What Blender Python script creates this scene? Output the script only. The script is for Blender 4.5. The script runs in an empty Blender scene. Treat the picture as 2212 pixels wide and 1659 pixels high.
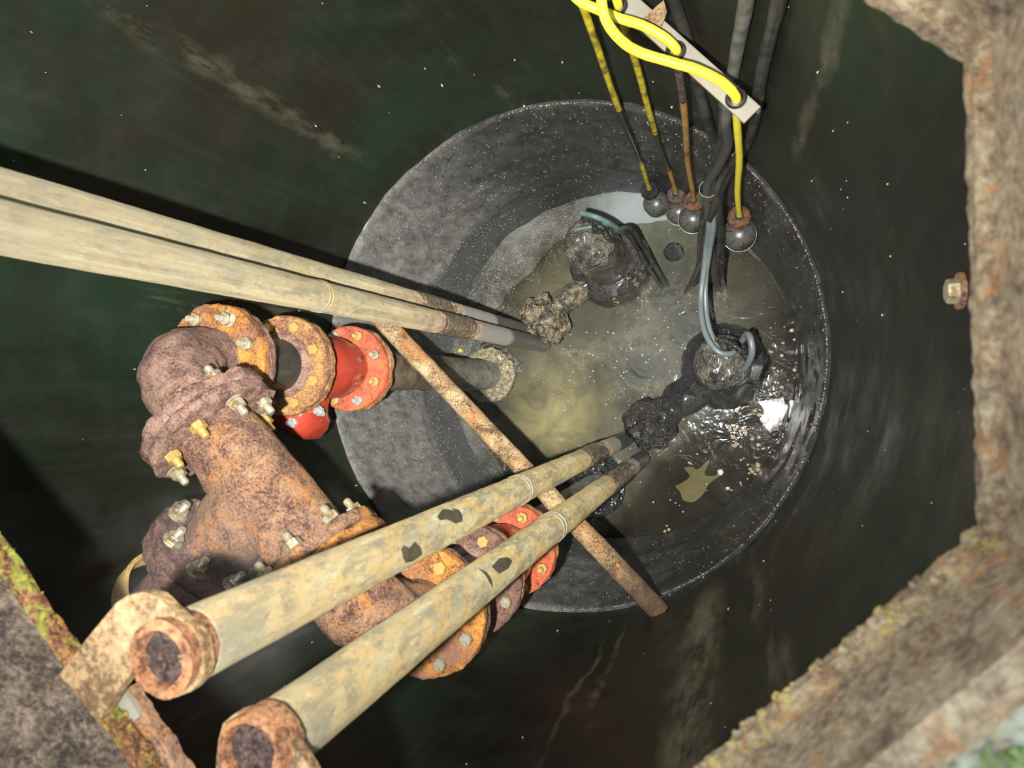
import bpy, math, random
from mathutils import Vector, Matrix, noise
random.seed(7)
sc = bpy.context.scene
PI = math.pi

# ------------------------------------------------------------------ camera
CAM_Z = 3.0                      # camera height over the sump floor rim, metres
FPX, CX, CY = 1534.0, 1106.0, 829.5
NAD = (1591.3, 835.3)            # where the plumb line meets the picture
d = Vector((NAD[0]-CX, CY-NAD[1], -FPX)).normalized()
AZ = -d
AX = (Vector((1, 0, 0)) - AZ[0]*AZ).normalized()
AY = AZ.cross(AX)
cam_d = bpy.data.cameras.new('camera')
cam = bpy.data.objects.new('camera', cam_d)
sc.collection.objects.link(cam)
Mw = Matrix((AX, AY, AZ)).to_4x4()
Mw.translation = (0, 0, CAM_Z)
cam.matrix_world = Mw
cam_d.sensor_width = 36.0
cam_d.lens = FPX/2212*36
cam_d.clip_start = 0.02
cam_d.dof.use_dof = True
cam_d.dof.focus_distance = 1.9
cam_d.dof.aperture_fstop = 7.5
sc.camera = cam

# ------------------------------------------------------------------ light
sc.view_settings.view_transform = 'Standard'
sc.view_settings.look = 'None'
sc.view_settings.gamma = 1.0
sc.view_settings.use_curve_mapping = False
sc.view_settings.exposure = 0.40
w = bpy.data.worlds.new('overcast_sky'); sc.world = w; w.use_nodes = True
w.node_tree.nodes['Background'].inputs[0].default_value = (0.86, 0.93, 1.0, 1)
w.node_tree.nodes['Background'].inputs[1].default_value = 2.0

ld = bpy.data.lights.new('flashlight', 'SPOT')   # a hand lamp held beside the camera
ld.energy = 78
ld.color = (1.0, 0.97, 0.90)
ld.shadow_soft_size = 0.012
ld.spot_size = math.radians(100)
ld.spot_blend = 1.0
ld.use_nodes = True               # focused beam: it weakens slowly with distance
_f = ld.node_tree.nodes.new('ShaderNodeLightFalloff')
_f.inputs['Strength'].default_value = 1.0
_a = ld.node_tree.nodes.new('ShaderNodeMath'); _a.operation = 'MULTIPLY_ADD'
ld.node_tree.links.new(_f.outputs['Constant'], _a.inputs[0]); _a.inputs[1].default_value = 0.6
ld.node_tree.links.new(_f.outputs['Linear'], _a.inputs[2])
ld.node_tree.links.new(_a.outputs[0], ld.node_tree.nodes['Emission'].inputs['Strength'])
lo = bpy.data.objects.new('flashlight', ld)
sc.collection.objects.link(lo)
lo.location = (-0.083, -0.056, 3.06)
lo.rotation_euler = Vector((-0.37, 0.27, -1.0)).to_track_quat('-Z', 'Y').to_euler()

# ------------------------------------------------------------------ geometry of the place (metres)
WC = Vector((-0.503, 0.088))     # centre of the round well
WR = 0.732                       # its radius


def ray(px, py):
    r = Vector((px-CX, CY-py, -FPX))
    v = Vector((r.dot(AX), r.dot(AY), r.dot(AZ)))
    return v/-v.z


def at(px, py, h):               # point at depth h below the camera
    v = ray(px, py)
    return Vector((v.x*h, v.y*h, CAM_Z-h))


def wall_at(px, py, R=WR):
    v = ray(px, py)
    p = Vector((v.x, v.y))
    a = p.dot(p); b = -2*p.dot(WC); c = WC.dot(WC)-R*R
    t = (-b+math.sqrt(b*b-4*a*c))/(2*a)
    return Vector((v.x*t, v.y*t, CAM_Z-t))


def V3(x, y, h):
    return Vector((x, y, CAM_Z-h))


# ------------------------------------------------------------------ mesh builder
def basis(ax):
    ax = ax.normalized()
    u = Vector((0, 0, 1)).cross(ax)
    if u.length < 1e-4: u = Vector((1, 0, 0)).cross(ax)
    u.normalize()
    return u, ax.cross(u), ax


class MB:
    def __init__(s): s.v = []; s.f = []
    def rings(s, rings, cap0=True, cap1=True, closed=False):
        n = len(rings[0]); o = len(s.v)
        for r in rings: s.v += r
        m = len(rings)
        for i in range(m if closed else m-1):
            a = o+i*n; b = o+((i+1) % m)*n
            for k in range(n):
                s.f.append((a+k, a+(k+1) % n, b+(k+1) % n, b+k))
        if not closed:
            if cap0: s.f.append(tuple(o+k for k in reversed(range(n))))
            if cap1: s.f.append(tuple(o+(m-1)*n+k for k in range(n)))
        return s
    def lathe(s, org, ax, prof, seg=48, closed=False, cap=True, a0=0.0):
        u, v, ax = basis(ax); R = []
        for r, t in prof:
            R.append([org+ax*t+(u*math.cos(a0+2*PI*k/seg)+v*math.sin(a0+2*PI*k/seg))*r for k in range(seg)])
        return s.rings(R, cap, cap, closed)
    def tube(s, pts, rad, seg=16, cap=True):
        pts = [Vector(p) for p in pts]; n = len(pts)
        T = [(pts[min(i+1, n-1)]-pts[max(i-1, 0)]).normalized() for i in range(n)]
        u, v, _ = basis(T[0]); R = []
        for i in range(n):
            u = (u-T[i]*u.dot(T[i])).normalized(); v = T[i].cross(u)
            r = rad(i/(n-1)) if callable(rad) else (rad[i] if isinstance(rad, (list, tuple)) else rad)
            R.append([pts[i]+(u*math.cos(2*PI*k/seg)+v*math.sin(2*PI*k/seg))*r for k in range(seg)])
        return s.rings(R, cap, cap)
    def box(s, c, ux, uy, uz):   # half-axis vectors
        o = len(s.v)
        for a in (-1, 1):
            for b in (-1, 1):
                for e in (-1, 1): s.v.append(c+ux*a+uy*b+uz*e)
        s.f += [(o+i for i in q) for q in ()]
        for q in ((0, 1, 3, 2), (4, 6, 7, 5), (0, 4, 5, 1), (2, 3, 7, 6), (0, 2, 6, 4), (1, 5, 7, 3)):
            s.f.append(tuple(o+i for i in q))
        return s
    def prism(s, poly, off):     # planar polygon extruded by a vector
        n = len(poly); o = len(s.v)
        s.v += list(poly)+[p+off for p in poly]
        s.f.append(tuple(o+i for i in reversed(range(n)))); s.f.append(tuple(o+n+i for i in range(n)))
        for i in range(n):
            j = (i+1) % n
            s.f.append((o+i, o+j, o+n+j, o+n+i))
        return s
    def blob(s, c, rx, ry, rz, amp=0.0, sc_=8.0, seg=20, rings=12, seed=0.0, rot=0.0):
        R = []; so = Vector((seed, seed*1.7, -seed))
        for i in range(rings+1):
            th = PI*i/rings; ring = []
            for k in range(seg):
                ph = 2*PI*k/seg
                q = Vector((math.sin(th)*math.cos(ph), math.sin(th)*math.sin(ph), math.cos(th)))
                f = 1+amp*noise.fractal(q*sc_*0.25+so, 1.0, 2.0, 4) if amp else 1.0
                x, y, z = q.x*rx*f, q.y*ry*f, q.z*rz*f
                ring.append(c+Vector((x*math.cos(rot)-y*math.sin(rot), x*math.sin(rot)+y*math.cos(rot), z)))
            R.append(ring)
        return s.rings(R[::-1], True, True)
    def build(s, name, mat, parent=None, rough=None, smooth=True, label=None, loc=None):
        if loc is None: loc = parent['_o'] if parent is not None else (0, 0, 0)
        loc = Vector(loc)
        me = bpy.data.meshes.new(name)
        me.from_pydata([p-loc for p in s.v], [], s.f); me.update()
        if rough:
            amp, scl = rough[0], rough[1]; sd = rough[2] if len(rough) > 2 else 0.0
            nr = [Vector(v.normal) for v in me.vertices]
            for v, nn in zip(me.vertices, nr):
                p = v.co+loc
                v.co += nn*(amp*noise.fractal(p*scl+Vector((sd, sd, sd)), 1.0, 2.0, 5))
            me.update()
        if smooth:
            me.polygons.foreach_set('use_smooth', [True]*len(me.polygons))
            me.set_sharp_from_angle(angle=math.radians(38))
        me.materials.append(mat)
        o = bpy.data.objects.new(name, me)
        sc.collection.objects.link(o)
        if parent is not None:
            o.parent = parent; o['_o'] = parent['_o']
            o.location = (0, 0, 0)
            if parent.type == 'EMPTY' or parent.get('_root'): pass
        else:
            o.location = loc; o['_o'] = tuple(loc); o['_root'] = 1
        if label: o['label'] = label
        return o


def thing(name, loc, label, cat, group=None):
    o = bpy.data.objects.new(name, None); sc.collection.objects.link(o)
    o.location = loc; o['_o'] = tuple(loc); o.empty_display_size = 0.05
    o['label'] = label; o['category'] = cat
    if group: o['group'] = group
    return o


def tag(o, label, cat, group=None, kind=None):
    o['label'] = label; o['category'] = cat
    if group: o['group'] = group
    if kind: o['kind'] = kind
    return o


def struct(o, label, cat='structure'):
    o['kind'] = 'structure'; o['label'] = label; o['category'] = cat
    return o


def place(src, name, parent, pos, axis, spin=0.0, label=None):
    """another object on the mesh of src with its own z axis along axis"""
    o = bpy.data.objects.new(name, src)
    sc.collection.objects.link(o)
    u, v, a = basis(axis)
    m = Matrix((u, v, a)).transposed().to_4x4() @ Matrix.Rotation(spin, 4, 'Z')
    o.parent = parent; o['_o'] = parent['_o']
    m.translation = Vector(pos)-Vector(parent['_o'])
    o.matrix_local = m
    o['_m'] = 1
    return o


def smooth_path(pts, n=8):
    pts = [Vector(p) for p in pts]; out = []
    P = [pts[0]*2-pts[1]]+pts+[pts[-1]*2-pts[-2]]
    for i in range(1, len(P)-2):
        a, b, c, e = P[i-1:i+3]
        for k in range(n):
            t = k/n
            out.append(0.5*((2*b)+(c-a)*t+(2*a-5*b+4*c-e)*t*t+(3*b-a-3*c+e)*t**3))
    out.append(pts[-1])
    return out


# ------------------------------------------------------------------ materials
def srgb(r, g, b):
    f = lambda c: (c/255/12.92 if c/255 <= 0.04045 else ((c/255+0.055)/1.055)**2.4)
    return (f(r), f(g), f(b), 1)


class NT:
    def __init__(s, name):
        s.m = bpy.data.materials.new(name); s.m.use_nodes = True
        s.t = s.m.node_tree; s.n = s.t.nodes; s.l = s.t.links
        s.b = s.n['Principled BSDF']; s.co = s.n.new('ShaderNodeTexCoord').outputs['Object']
    def map(s, scale=(1, 1, 1), loc=(0, 0, 0)):
        m = s.n.new('ShaderNodeMapping'); m.inputs['Scale'].default_value = scale; m.inputs['Location'].default_value = loc
        s.l.new(s.co, m.inputs['Vector']); return m.outputs[0]
    def noise(s, scale, detail=6, rough=0.6, vec=None, dist=0.0):
        x = s.n.new('ShaderNodeTexNoise'); x.inputs['Scale'].default_value = scale
        x.inputs['Detail'].default_value = detail; x.inputs['Roughness'].default_value = rough
        x.inputs['Distortion'].default_value = dist
        s.l.new(vec if vec is not None else s.co, x.inputs['Vector']); return x.outputs[0]
    def voro(s, scale, vec=None, feature='F1'):
        x = s.n.new('ShaderNodeTexVoronoi'); x.inputs['Scale'].default_value = scale; x.feature = feature
        s.l.new(vec if vec is not None else s.co, x.inputs['Vector']); return x.outputs['Distance']
    def ramp(s, fac, stops):
        x = s.n.new('ShaderNodeValToRGB'); e = x.color_ramp.elements
        while len(e) > 1: e.remove(e[-1])
        e[0].position, e[0].color = stops[0]
        for p, c in stops[1:]:
            k = e.new(p); k.color = c
        s.l.new(fac, x.inputs[0]); return x.outputs[0]
    def mask(s, fac, lo, hi):
        x = s.n.new('ShaderNodeMapRange'); x.inputs['From Min'].default_value = lo; x.inputs['From Max'].default_value = hi
        s.l.new(fac, x.inputs['Value']); return x.outputs[0]
    def mix(s, fac, a, b):
        x = s.n.new('ShaderNodeMix'); x.data_type = 'RGBA'
        for v, i in ((fac, 0), (a, 6), (b, 7)):
            if hasattr(v, 'links'): s.l.new(v, x.inputs[i])
            else: x.inputs[i].default_value = v
        return x.outputs[2]
    def math(s, op, a, b):
        x = s.n.new('ShaderNodeMath'); x.operation = op
        for i, v in enumerate((a, b)):
            if hasattr(v, 'links'): s.l.new(v, x.inputs[i])
            else: x.inputs[i].default_value = v
        return x.outputs[0]
    def z(s):
        x = s.n.new('ShaderNodeSeparateXYZ'); g = s.n.new('ShaderNodeNewGeometry')
        s.l.new(g.outputs['Position'], x.inputs[0]); return x.outputs[2]
    def bump(s, h, strength=0.4, dist=0.004):
        x = s.n.new('ShaderNodeBump'); x.inputs['Strength'].default_value = strength; x.inputs['Distance'].default_value = dist
        s.l.new(h, x.inputs['Height']); s.l.new(x.outputs[0], s.b.inputs['Normal'])
    def out(s, col, rough=0.6, metal=0.0, spec=0.5, on=0.0):
        s.b.inputs['Diffuse Roughness'].default_value = on
        for v, k in ((col, 'Base Color'), (rough, 'Roughness'), (metal, 'Metallic'), (spec, 'Specular IOR Level')):
            if hasattr(v, 'links'): s.l.new(v, s.b.inputs[k])
            else: s.b.inputs[k].default_value = v
        return s.m


def rust(name, dark, mid, light, accent=None, acc=(0.56, 0.64), scale=14, rough=0.62, bump=0.6, fine=90, spec=0.45, on=0.5):
    t = NT(name)
    a = t.noise(scale*1.3, 9, 0.70, dist=0.5)
    f = t.noise(fine*2.6, 5, 0.72, dist=0.3)
    k = t.math('ADD', t.math('MULTIPLY', a, 0.50), t.math('MULTIPLY', f, 0.50))
    c = t.ramp(k, [(0.38, tuple(x*0.7 for x in dark[:3])+(1,)), (0.44, dark), (0.50, mid), (0.57, light), (0.66, tuple(min(x*1.25, 1) for x in light[:3])+(1,))])
    if accent:
        g = t.noise(scale*0.55, 7, 0.66, t.map((1, 1, 1), (3.1, 7.7, 1.3)), 0.8)
        g = t.math('ADD', t.math('MULTIPLY', g, 0.75), t.math('MULTIPLY', f, 0.25))
        c = t.mix(t.math('MULTIPLY', t.mask(g, acc[0]-0.03, acc[1]-0.03), 0.85), c, accent)
    p = t.noise(fine*0.7, 6, 0.7, t.map((1, 1, 1), (7, 3, 5)))
    c = t.mix(t.math('MULTIPLY', t.mask(p, 0.60, 0.68), 0.75), c, tuple(x*0.42 for x in dark[:3])+(1,))
    t.bump(t.math('ADD', t.math('MULTIPLY', f, 0.8), t.math('ADD', a, t.math('MULTIPLY', p, -0.6))), min(bump*1.5, 1.0), 0.008)
    return t.out(c, rough, 0, spec, on)

M = {}
M['rust_brown'] = rust('rust_brown', srgb(92, 66, 58), srgb(136, 104, 84), srgb(166, 130, 98), srgb(188, 130, 70), (0.54, 0.66), 20)
M['rust_mauve'] = rust('rust_mauve', srgb(98, 72, 64), srgb(138, 108, 96), srgb(164, 132, 116), srgb(172, 126, 84), (0.60, 0.72), 20)
M['rust_orange'] = rust('rust_orange', srgb(112, 72, 52), srgb(176, 118, 62), srgb(206, 146, 62), srgb(140, 104, 92), (0.52, 0.62), 22)
M['rust_flange'] = rust('rust_flange', srgb(112, 78, 64), srgb(160, 116, 80), srgb(190, 146, 92), srgb(206, 150, 66), (0.56, 0.66), 26)
M['rust_shade'] = rust('rust_shade', srgb(80, 58, 54), srgb(118, 90, 80), srgb(140, 106, 92), srgb(150, 100, 60), (0.62, 0.7), 18)
M['rust_yellow'] = rust('rust_yellow', srgb(150, 92, 44), srgb(206, 146, 52), srgb(224, 172, 70), None, scale=24)
M['rust_bar'] = rust('rust_bar', srgb(92, 68, 52), srgb(162, 136, 98), srgb(200, 180, 142), srgb(176, 118, 64), (0.55, 0.66), 12, rough=0.42, spec=0.6)
_t = M['rust_bar'].node_tree
_b = _t.nodes['Principled BSDF']; _src = _b.inputs['Base Color'].links[0].from_socket
_ln = _t.nodes.new('ShaderNodeVectorMath'); _ln.operation = 'LENGTH'
_t.links.new([n for n in _t.nodes if n.type == 'TEX_COORD'][0].outputs['Object'], _ln.inputs[0])
_mr = _t.nodes.new('ShaderNodeMapRange'); _mr.inputs['From Min'].default_value = 0.24; _mr.inputs['From Max'].default_value = 0.08; _mr.inputs['To Max'].default_value = 0.85
_t.links.new(_ln.outputs['Value'], _mr.inputs['Value'])
_mx = _t.nodes.new('ShaderNodeMix'); _mx.data_type = 'RGBA'; _mx.inputs[7].default_value = srgb(70, 54, 44)   # wall end darkened, partly stain and partly painted light falloff
_t.links.new(_mr.outputs[0], _mx.inputs[0]); _t.links.new(_src, _mx.inputs[6]); _t.links.new(_mx.outputs[2], _b.inputs['Base Color'])


def rail_mat(name, dark, grey, tan, amt):
    t = NT(name)
    st = t.noise(34, 7, 0.66, t.map((1, 1, 0.09)))
    c = t.ramp(st, [(0.30, srgb(108, 103, 84)), (0.46, srgb(148, 140, 110)), (0.66, srgb(176, 164, 124))])
    p = t.noise(13, 9, 0.76, t.map((1, 1, 0.45), (2, 1, 5)), 0.8)
    c = t.mix(t.math('MULTIPLY', t.mask(p, 0.47, 0.54), amt), c, srgb(176, 144, 84))
    q = t.noise(22, 9, 0.78, t.map((1, 1, 0.35), (8, 3, 1)))
    c = t.mix(t.math('MULTIPLY', t.mask(q, 0.50, 0.57), 0.7), c, srgb(100, 99, 84))
    c = t.mix(t.math('MULTIPLY', t.mask(t.noise(120, 5, 0.75, t.map((1, 1, 0.5))), 0.52, 0.66), 0.6), c, srgb(92, 80, 58))
    c = t.mix(t.math('MULTIPLY', t.mask(t.noise(60, 7, 0.8, t.map((1, 1, 0.3), (5, 5, 5))), 0.56, 0.64), 0.7), c, srgb(196, 184, 142))
    if name.endswith('far_rail'):
        lg = t.noise(60, 6, 0.7, t.map((1, 1, 0.03)))
        c = t.mix(0.55, c, t.ramp(lg, [(0.36, srgb(84, 78, 66)), (0.5, srgb(124, 117, 99)), (0.62, srgb(158, 149, 126))]))
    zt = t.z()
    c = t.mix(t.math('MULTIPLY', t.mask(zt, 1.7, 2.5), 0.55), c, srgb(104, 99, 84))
    # tide marks: brown scale low down, black and wet near the water
    zz = t.math('ADD', zt, t.math('MULTIPLY', t.math('SUBTRACT', t.noise(9, 4), 0.5), 0.12))
    tanc = t.ramp(t.noise(40, 6, 0.7, t.map((1, 1, 0.6))), [(0.36, srgb(92, 76, 60)), (0.55, srgb(146, 126, 102)), (0.68, srgb(170, 150, 124))])
    c = t.mix(t.mask(zz, tan, tan-0.30), c, tanc)
    c = t.mix(t.mask(zz, grey+0.04, grey-0.03), c, srgb(108, 105, 100))
    c = t.mix(t.mask(zz, dark+0.02, dark-0.02), c, srgb(54, 53, 50))
    t.bump(t.math('ADD', st, t.noise(140, 5, 0.7)), 0.4, 0.003)
    return t.out(c, 0.45, 0.0, 0.5, 1.0)


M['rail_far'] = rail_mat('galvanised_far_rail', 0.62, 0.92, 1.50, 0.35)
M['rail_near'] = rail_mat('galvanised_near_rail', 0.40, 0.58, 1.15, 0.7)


def simple(name, col, rough=0.5, metal=0.0, spec=0.5, var=0.35, scale=30, bump=0.15, dirt=None, dscale=8, dm=(0.5, 0.62)):
    t = NT(name)
    a = t.noise(scale, 5, 0.6)
    dk = tuple(c*(1-var) for c in col[:3])+(1,)
    c = t.ramp(a, [(0.35, dk), (0.6, col)])
    if dirt: c = t.mix(t.mask(t.noise(dscale, 7, 0.68), *dm), c, dirt)
    if bump: t.bump(a, bump, 0.003)
    return t.out(c, rough, metal, spec)


M['red'] = simple('red_valve_paint', srgb(188, 72, 54), 0.26, 0, 0.55, 0.3, 14, 0.12, srgb(214, 130, 92), 60, (0.66, 0.70))
M['red_flange'] = rust('red_flange_paint', srgb(130, 62, 42), srgb(178, 82, 54), srgb(192, 100, 66), srgb(176, 112, 64), (0.56, 0.66), 20, 0.5, 0.35, 80, 0.5)
M['red_worn'] = simple('worn_raised_red', srgb(214, 140, 116), 0.4, 0, 0.5, 0.2, 30, 0.1)
M['zinc'] = simple('zinc_nut', srgb(206, 198, 170), 0.34, 0.5, 0.5, 0.35, 80, 0.1, srgb(150, 126, 84), 60, (0.5, 0.6))
M['brass'] = simple('yellow_zinc_bolt', srgb(200, 168, 100), 0.4, 0.3, 0.5, 0.25, 60, 0.1, srgb(176, 126, 60), 50, (0.55, 0.66))
M['steel'] = simple('bright_steel', srgb(200, 200, 196), 0.3, 0.4, 0.5, 0.3, 90, 0.1)
M['yellow'] = simple('yellow_cord', srgb(240, 224, 62), 0.45, 0, 0.4, 0.12, 40, 0.08, srgb(150, 132, 30), 26, (0.62, 0.70))
M['yellow_dirty'] = simple('stained_yellow_cord', srgb(196, 178, 48), 0.5, 0, 0.4, 0.35, 30, 0.1, srgb(96, 84, 40), 14, (0.48, 0.6))
M['cord_brown'] = simple('rust_stained_cord', srgb(176, 136, 66), 0.6, 0, 0.4, 0.4, 24, 0.2, srgb(104, 84, 54), 12, (0.5, 0.62))
M['cord_black'] = simple('slimy_cord', srgb(46, 46, 40), 0.4, 0, 0.5, 0.4, 24, 0.2, srgb(90, 84, 50), 16, (0.58, 0.68))
M['rubber'] = simple('black_rubber', srgb(34, 34, 36), 0.42, 0, 0.5, 0.3, 40, 0.1)
M['grommet'] = simple('black_grommet', srgb(40, 38, 42), 0.3, 0, 0.6, 0.2, 40, 0.05)
M['cable_grey'] = simple('muddy_grey_cable', srgb(128, 128, 116), 0.6, 0, 0.4, 0.35, 20, 0.2, srgb(70, 68, 60), 9, (0.5, 0.62))
def grey_cable():
    t = NT('muddy_grey_cable')
    a = t.noise(20, 5, 0.6)
    c = t.ramp(a, [(0.35, srgb(74, 74, 67)), (0.6, srgb(112, 112, 102))])
    c = t.mix(t.mask(t.math('ADD', t.z(), t.math('MULTIPLY', t.noise(8, 4), 0.25)), 1.62, 1.45), c, srgb(62, 62, 58))
    t.bump(a, 0.25, 0.003)
    return t.out(c, 0.5, 0, 0.45)


M['cable_grey'] = grey_cable()
M['cable_dark'] = simple('dark_slimed_cable', srgb(62, 62, 58), 0.45, 0, 0.5, 0.45, 22, 0.3, srgb(34, 34, 33), 9, (0.48, 0.6))
M['cable_clean'] = simple('pale_grey_cable', srgb(100, 108, 110), 0.4, 0, 0.5, 0.15, 30, 0.06)
M['teal'] = simple('pale_teal_sheath', srgb(84, 112, 104), 0.5, 0, 0.4, 0.25, 30, 0.1)
M['float'] = simple('grey_float_plastic', srgb(74, 74, 71), 0.25, 0, 0.7, 0.25, 30, 0.08, srgb(46, 45, 42), 14, (0.5, 0.62))
M['weight_copper'] = rust('coppery_weight', srgb(56, 38, 28), srgb(98, 66, 46), srgb(128, 92, 64), None, scale=40, rough=0.4, spec=0.5)
M['weight_dull'] = rust('dull_brown_weight', srgb(44, 38, 34), srgb(80, 66, 57), srgb(104, 86, 74), None, scale=40, rough=0.5)
M['weight_dark'] = rust('blackened_weight', srgb(14, 14, 14), srgb(28, 28, 27), srgb(48, 45, 40), None, scale=40, rough=0.35)
M['strip'] = simple('dull_aluminium_strip', srgb(146, 142, 128), 0.45, 0.1, 0.5, 0.18, 10, 0.15, srgb(158, 128, 76), 5, (0.52, 0.62))
M['plate'] = rust('tan_bracket_plate', srgb(92, 72, 50), srgb(132, 108, 76), srgb(150, 126, 92), srgb(146, 88, 46), (0.62, 0.70), 14, 0.5, 0.25, 60, 0.45)
M['socket'] = rust('rusty_socket', srgb(84, 50, 34), srgb(140, 94, 62), srgb(168, 120, 82), srgb(176, 112, 52), (0.55, 0.66), 26, 0.5, 0.6, 70, 0.5)
M['hole'] = rust('rusty_socket_core', srgb(34, 26, 24), srgb(70, 54, 48), srgb(98, 80, 74), None, scale=60, rough=0.3, spec=0.6)
M['bore'] = simple('dark_inner_pipe', srgb(58, 62, 60), 0.4, 0, 0.5, 0.4, 20, 0.3, srgb(110, 92, 60), 24, (0.64, 0.7))


def sludge(name, dark, tan, lo, hi, rough=0.22, sc_=26):
    t = NT(name)
    a = t.noise(sc_, 8, 0.7, dist=0.6)
    c = t.ramp(a, [(lo, dark), (hi, tan)])
    t.bump(t.math('ADD', t.noise(sc_*2.2, 6, 0.7), t.math('MULTIPLY', t.voro(130), 0.8)), 1.0, 0.009)
    s_ = t.b.inputs['Coat Weight']; s_.default_value = 0.7; t.b.inputs['Coat Roughness'].default_value = 0.08
    return t.out(c, rough*0.8, 0, 0.9)


M['sludge'] = sludge('black_wet_sludge', srgb(18, 18, 18), srgb(74, 68, 58), 0.45, 0.75, 0.24)
M['sludge_tan'] = sludge('tan_and_black_sludge', srgb(46, 43, 38), srgb(140, 128, 100), 0.42, 0.62, 0.3)
M['sludge_black'] = sludge('oily_black_sludge', srgb(10, 10, 12), srgb(40, 38, 36), 0.5, 0.8, 0.2)
M['pump_top'] = sludge('sludge_film_on_motor', srgb(36, 36, 34), srgb(110, 106, 92), 0.40, 0.66, 0.3)
M['scale'] = sludge('rippled_scale', srgb(96, 80, 64), srgb(162, 142, 116), 0.36, 0.60, 0.5, 40)
M['elbow_black'] = sludge('slimed_iron', srgb(60, 60, 57), srgb(128, 126, 114), 0.44, 0.66, 0.35, 18)
M['grit'] = sludge('gritty_flange_scum', srgb(84, 78, 64), srgb(176, 166, 132), 0.38, 0.6, 0.32, 60)


def riser_mat():
    t = NT('blackened_riser_pipe')
    a = t.noise(18, 8, 0.7, dist=0.5)
    c1 = t.ramp(a, [(0.34, srgb(60, 50, 44)), (0.52, srgb(112, 98, 80)), (0.66, srgb(142, 124, 94))])
    c2 = t.ramp(a, [(0.36, srgb(74, 76, 74)), (0.62, srgb(140, 138, 128))])
    c = t.mix(t.mask(t.z(), 0.75, 0.45), c1, c2)
    t.bump(t.math('ADD', a, t.noise(60, 5, 0.7)), 0.6, 0.006)
    return t.out(c, 0.42, 0, 0.5)


M['riser'] = riser_mat()


def wall_mat():
    t = NT('coated_well_wall')
    a = t.noise(2.2, 7, 0.62, dist=0.3)
    c = t.ramp(a, [(0.34, srgb(22, 22, 17)), (0.47, srgb(25, 31, 22)), (0.62, srgb(25, 41, 28))])
    br = t.noise(1.3, 5, 0.6, t.map((1, 1, 1), (5, 2, 9)))
    c = t.mix(t.mask(br, 0.54, 0.68), c, srgb(33, 30, 23))
    stv = t.noise(42, 5, 0.6, t.map((1, 1, 0.07)))
    c = t.mix(t.math('MULTIPLY', t.mask(stv, 0.5, 0.72), 0.3), c, srgb(48, 48, 39))
    pal = t.math('MULTIPLY', t.mask(t.noise(3.2, 7, 0.66, t.map((1, 1, 0.35), (1, 8, 3))), 0.60, 0.74), t.mask(stv, 0.40, 0.62))
    c = t.mix(pal, c, srgb(112, 106, 88))  # pale streaks painted in for reflections on the wet wall
    g = t.n.new('ShaderNodeNewGeometry'); sx = t.n.new('ShaderNodeSeparateXYZ'); t.l.new(g.outputs['Position'], sx.inputs[0])
    ang = t.math('ARCTAN2', t.math('SUBTRACT', sx.outputs[1], WC.y), t.math('SUBTRACT', sx.outputs[0], WC.x))
    sn = t.noise(9, 7, 0.72, t.map((1, 1, 0.3), (4, 4, 4)))
    for (px, py), wd, z0, z1, amt in (((560, 212), 0.040, 1.15, 2.2, 0.42), ((1500, 1480), 0.085, 1.1, 2.1, 1.0), ((1330, 1400), 0.018, 1.1, 1.9, 0.6),
                                      ((1790, 80), 0.03, 1.3, 2.4, 0.5), ((1240, 1500), 0.012, 1.2, 2.3, 0.5), ((380, 480), 0.05, 1.2, 1.9, 0.25)):
        p = wall_at(px, py); a0 = math.atan2(p.y-WC.y, p.x-WC.x)
        da = t.math('ABSOLUTE', t.math('ADD', t.math('SUBTRACT', ang, a0), t.math('MULTIPLY', t.math('SUBTRACT', t.noise(5, 3), 0.5), 0.12)), 0.0)
        mk = t.math('MULTIPLY', t.mask(da, wd, wd*0.2), t.mask(sn, 0.44, 0.60))
        mk = t.math('MULTIPLY', mk, t.math('MULTIPLY', t.mask(sx.outputs[2], z0, z0+0.25), t.mask(sx.outputs[2], z1+0.2, z1-0.1)))
        c = t.mix(t.math('MULTIPLY', mk, amt*0.8), c, srgb(124, 118, 98))  # placed streaks: wet-wall reflections painted as pale colour
    t.bump(t.math('ADD', t.math('MULTIPLY', stv, 1.2), t.noise(55, 4)), 0.20, 0.004)
    return t.out(c, t.mask(t.noise(9, 4), 1.0, -0.1), 0, 0.5)


M['wall'] = wall_mat()


def band_mat():
    t = NT('sludged_lower_wall')
    a = t.noise(30, 9, 0.76, t.map((1, 1, 0.5)), 0.4)
    c = t.ramp(a, [(0.34, srgb(74, 73, 71)), (0.52, srgb(120, 119, 116)), (0.68, srgb(146, 143, 134))])
    zz = t.math('ADD', t.z(), t.math('MULTIPLY', t.noise(5, 5), 0.10))
    c = t.mix(t.mask(zz, 0.42, 0.39), c, srgb(82, 83, 84))
    g = t.n.new('ShaderNodeNewGeometry'); sx = t.n.new('ShaderNodeSeparateXYZ'); t.l.new(g.outputs['Position'], sx.inputs[0])
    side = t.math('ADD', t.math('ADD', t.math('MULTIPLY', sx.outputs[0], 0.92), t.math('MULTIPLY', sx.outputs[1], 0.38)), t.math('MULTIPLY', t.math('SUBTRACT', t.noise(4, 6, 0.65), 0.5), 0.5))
    dark_tone = t.ramp(a, [(0.34, srgb(22, 23, 22)), (0.52, srgb(33, 34, 32)), (0.70, srgb(52, 53, 48))])
    c = t.mix(t.math('MULTIPLY', t.mask(side, -0.95, -0.35), 0.92), c, dark_tone)   # grey on the outlet side, darker elsewhere
    t.bump(t.math('ADD', t.math('MULTIPLY', t.noise(230, 3, 0.7), 1.5), t.math('MULTIPLY', a, 1.4)), 0.8, 0.008)
    return t.out(c, 0.22, 0, 0.9, 0.6)


M['band'] = band_mat()


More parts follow.
